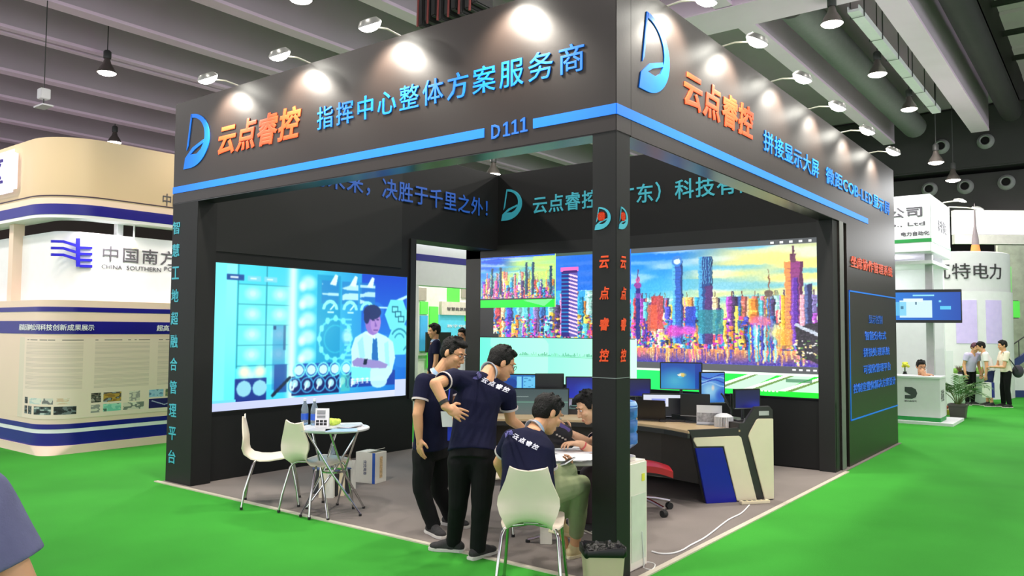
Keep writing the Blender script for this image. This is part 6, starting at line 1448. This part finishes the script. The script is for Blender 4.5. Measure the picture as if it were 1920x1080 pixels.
# potted palm
t = thing('potted_palm', 'green potted palm in a dark grey square pot on the green carpet', 'plant', V((G(1797, 783).x, G(1797, 783).y, 0)))
MB().loft([[V((s_*sx, s_*sy, z)) for sx, sy in ((-1,-1),(1,-1),(1,1),(-1,1))] for s_, z in ((.12, 0), (.145, .22), (.16, .22), (.16, .26), (.14, .26), (.13, .22))], caps=False).add([V((sx*.135, sy*.135, .23)) for sx, sy in ((-1,-1),(1,-1),(1,1),(-1,1))], [(0, 1, 2, 3)]).build('pot', mat('pot_grey', (92, 84, 84), .6), t)
m_leaf = mat('palm_leaf', (70, 112, 52), .6, var=.3, vscale=10); m_stem = mat('palm_stem', (84, 100, 50), .6)
for k in range(13):
    a = k*2.4+.3; el = .35+.75*((k*7) % 13)/13; Lh = .55+.25*((k*5) % 7)/7; d_ = V((math.cos(a), math.sin(a), 0)); base = d_*.03+Z*.23
    pts = [base+d_*(Lh*.9*math.cos(el)*s_**1.4)+Z*((.35+Lh*math.sin(el)*.75)*s_-.32*s_**3) for s_ in np.linspace(0, 1, 9)]
    fr = MB().tube(pts, [.009-.0008*i for i in range(9)], 6).build('frond_stem', m_stem, t, smooth=True); q = MB()
    for i in range(3, 9):
        for sg in (-1, 1):
            for h_ in (0, .5):
                p = pts[i]+((pts[i]-pts[i-1])*h_ if i < 8 else V((0,0,0))); tn = (pts[i]-pts[i-1]).normalized(); sd = tn.cross(Z); sd = sd.normalized() if sd.length > .1 else V((1,0,0)); L_ = .20*(1-.06*abs(i-5)); e_ = p+(sd*sg*.8+tn*.7-Z*.25).normalized()*L_
                w_ = tn*.012; m2 = p*.5+e_*.5+Z*.012; q.add([p-w_*.5, p+w_*.5, m2+w_, e_, m2-w_], [(0, 1, 2, 3, 4)])
    q.build('leaflets', m_leaf, fr)
t = thing('flower_basket', 'small yellow and red flower basket beside the palm pot', 'flowers', V((G(1777, 777).x, G(1777, 777).y, 0)))
MB().lathe([(.001, 0), (.08, 0), (.10, .09), (.09, .09), (.001, .08)], (0,0,0), Z, 16).build('basket', mat('basket_yellow', (216, 196, 70), .7), t, smooth=True)
q = MB()
for k in range(10): q.ell((.07*math.cos(k*2.4), .07*math.sin(k*2.4), .13+.01*(k % 3)), (.035, .035, .03))
q.build('blossoms', mat('blossom_red', (190, 80, 56), .7), t, smooth=True)
# visitors
g1 = G(1857, 762); g2 = G(1888, 764)
m_tw = mat('tee_white', (232, 228, 232), .8, var=.03); m_shorts = mat('shorts_blue', (34, 40, 92), .8)
k1 = stander('person in white tee with dark blue shorts holding a white bag, near the palm', g1, -R_*.75+F_*.3, 1.46, m_tw, m_shorts, vox=.0075, lean=.5, collar=False, trim=False, cuff=.25, armL=((.60, .10, .22), (.47, .12, .24)))
k2 = stander('person in cream tee and black trousers with shoulder strap, farthest right', g2, -R_*.9+F_*.2, 1.46, mat('tee_cream', (232, 222, 204), .8, var=.03), m_trs, vox=.0075, lean=.15, collar=False, trim=False, armL=((.60, .12, .22), (.60, .34, .12)), armR=((.60, .12, .22), (.58, .30, .12)))
k3 = stander('person with pinkish hair partly hidden behind the visitor with white bag', g1-R_*.25+F_*.35, R_*.2-F_*.9, 1.44, mat('tee_lilac', (206, 196, 232), .8), m_trs, vox=.009, lean=.6, collar=False, trim=False, hairmat=mat('hair_plum', (84, 40, 60), .5))
st = MB().tube([g2+Z*1.19-R_*.12-F_*.10, g2+Z*1.0+R_*.02-F_*.16, g2+Z*.80+R_*.20-F_*.10], .012, 6).build('bag_strap', mat('strap_dark', (60, 56, 70), .7), k2, world=True)
MB().ell(g2+Z*.78+R_*.26, (.12, .09, .14), (R_, F_, Z)).build('shoulder_bag', MATS['strap_dark'], k2, smooth=True, world=True)
def carrier(p, label, w_, h_, m, blue=False):
    t = thing('carrier_bag', label, 'bag', p)
    MB().obox(V(p)+Z*(-h_/2), (R_, F_, Z), (w_, .08, h_)).build('bag_body', m, t, world=True, bevel=.004)
    if blue: MB().obox(V(p)+Z*(-h_/2)+R_*(w_/2+.03), (R_, F_, Z), (.06, .082, h_)).build('blue_side', mat('bag_blue', (40, 44, 130), .6), t, world=True)
    MB().tube([V(p)-R_*.05-Z*.01, V(p)-R_*.04+Z*.09, V(p)+R_*.04+Z*.09, V(p)+R_*.05-Z*.01], .004, 6).build('handle', m_bez, t, world=True)
carrier(W(1850, 717, 16.9), 'white carrier bag with dark blue side held by the visitor in shorts', .16, .32, m_bag2, True)
carrier(W(1887, 703, 17.3), 'white crumpled carrier bag held by the visitor farthest right', .17, .42, mat('bag_film', (226, 226, 228), .4))
# things far back right: banner, lamp spire, orange and green panels, blue stair
t = thing('banner', 'long white banner high up at the far right', 'banner', W(1890, 418, 26))
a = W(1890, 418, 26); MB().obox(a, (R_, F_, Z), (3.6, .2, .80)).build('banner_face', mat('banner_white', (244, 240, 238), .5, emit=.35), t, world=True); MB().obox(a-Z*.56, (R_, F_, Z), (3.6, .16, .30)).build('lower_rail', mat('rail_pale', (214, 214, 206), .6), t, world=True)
t = thing('spire', 'thin grey spire with an orange foot standing on the round pillar stand', 'ornament', W(1829, 468, 20.3)); 
p = W(1829, 468, 20.3); MB().lathe([(.09, 0), (.08, .25), (.03, .6), (.012, 1.15), (.001, 1.2)], (0,0,0), Z, 16).build('spire_body', mat('spire_grey', (140, 130, 134), .5), t, smooth=True); MB().lathe([(.11, -.12), (.12, -.08), (.09, .12)], (0,0,0), Z, 16).build('orange_foot', mat('spire_orange', (232, 150, 80), .5), t, smooth=True)
for nm, lb, cat_, px, py, dd, w_, h_, m, d2 in (('orange_panel', 'orange panel below the white banner at the right edge', 'panel', 1905, 486, 25, .95, .48, mat('panel_orange', (226, 160, 110), .6), .1),
      ('green_panel', 'bright green panel at the right edge above the blue stairs', 'panel', 1896, 580, 22, .42, .46, m_gsq, .1), ('green_panel', 'tall pale green strip above the bright green panel', 'panel', 1890, 530, 22.4, .16, .9, mat('panel_green_pale', (150, 214, 140), .6), .1),
      ('glass_wall', 'grey green glazed wall behind the green panels at the right edge', 'wall panel', 1912, 590, 24, 1.3, 4.2, mat('glass_grey', (150, 156, 140), .4, var=.2, vscale=4), .1)):
    p = W(px, py, dd); t = thing(nm, lb, cat_, p); MB().obox(p, (R_, F_, Z), (w_, d2, h_)).build('panel_face', m, t, world=True); MB().obox(p+F_*.06, (R_, F_, Z), (w_+.04, .03, h_+.04)).obox(V((p.x, p.y, p.z/2))+F_*.09, (R_, F_, Z), (.06, .03, p.z)).build('panel_frame', m_rod, t, world=True)
t = thing('staircase', 'dark blue sloping stair with white panels at the right edge', 'stairs', W(1905, 680, 20)); p = W(1905, 680, 20)
sl = (R_*.82+Z*.57).normalized(); n2 = sl.cross(F_)
MB().obox(p, (sl, F_, n2), (1.9, .08, .16)).build('stair_stringer', mat('stair_blue', (40, 56, 120), .5), t, world=True); MB().obox(p-Z*.42+R_*.25, (R_, F_, Z), (1.1, .06, .55)).build('white_panel', m_wht, t, world=True); MB().obox(p-Z*.80+R_*.25, (R_, F_, Z), (1.2, .07, .22)).build('blue_panel', MATS['stair_blue'], t, world=True)
q = MB()
for k in range(8): q.cyl(p+sl*(-.9+.25*k), p+sl*(-.9+.25*k)+Z*.5, .012, n=6)
q.tube([p+sl*-.95+Z*.5, p+sl*.95+Z*.5], .016, 6).build('railing', m_rod, t, world=True)
# arm lamps on the white stand roof
for k, (px, py, dd, lb) in enumerate(((1800, 377, 15.2, 'pale arm lamp on the white stand roof, left one'), (1833, 392, 15.6, 'pale arm lamp on the white stand roof, right one'))):
    e_ = W(px, py, dd); b_ = V((WX, e_.y, 4.10)); t = thing('arm_floodlight', lb, 'floodlight', b_, 'arm lamps on the white stand roof'); hd = e_-b_
    MB().tube([V((-.05, 0, 0)), V((0, 0, .02)), hd*.6+Z*.02, hd], .012, 8).build('arm', m_arm, t, smooth=True); MB().lathe([(.04, -.05), (.11, -.02), (.12, 0)], hd, (-.3, 0, -1), 16).build('lamp_head', MATS['flood_head'], t, smooth=True); MB().lathe([(.001, .012), (.11, .002)], hd, (-.3, 0, -1), 16, caps=False).build('glowing_lens', m_glow, t)
for loc, e_ in (((-1.0, 10.2, 4.6), 40), ((.9, 12.6, 4.4), 40), ((.9, 14.6, 3.6), 40), ((-1.2, 12.2, 2.8), 25)):
    L = bpy.data.lights.new('stand_light', 'AREA'); L.energy = e_; L.size = .8; lo = bpy.data.objects.new('stand_light', L); COL.objects.link(lo); lo.location = loc; lo.rotation_euler = (V((-.6, 12.2, 2.2))-V(loc)).to_track_quat('-Z', 'Y').to_euler()
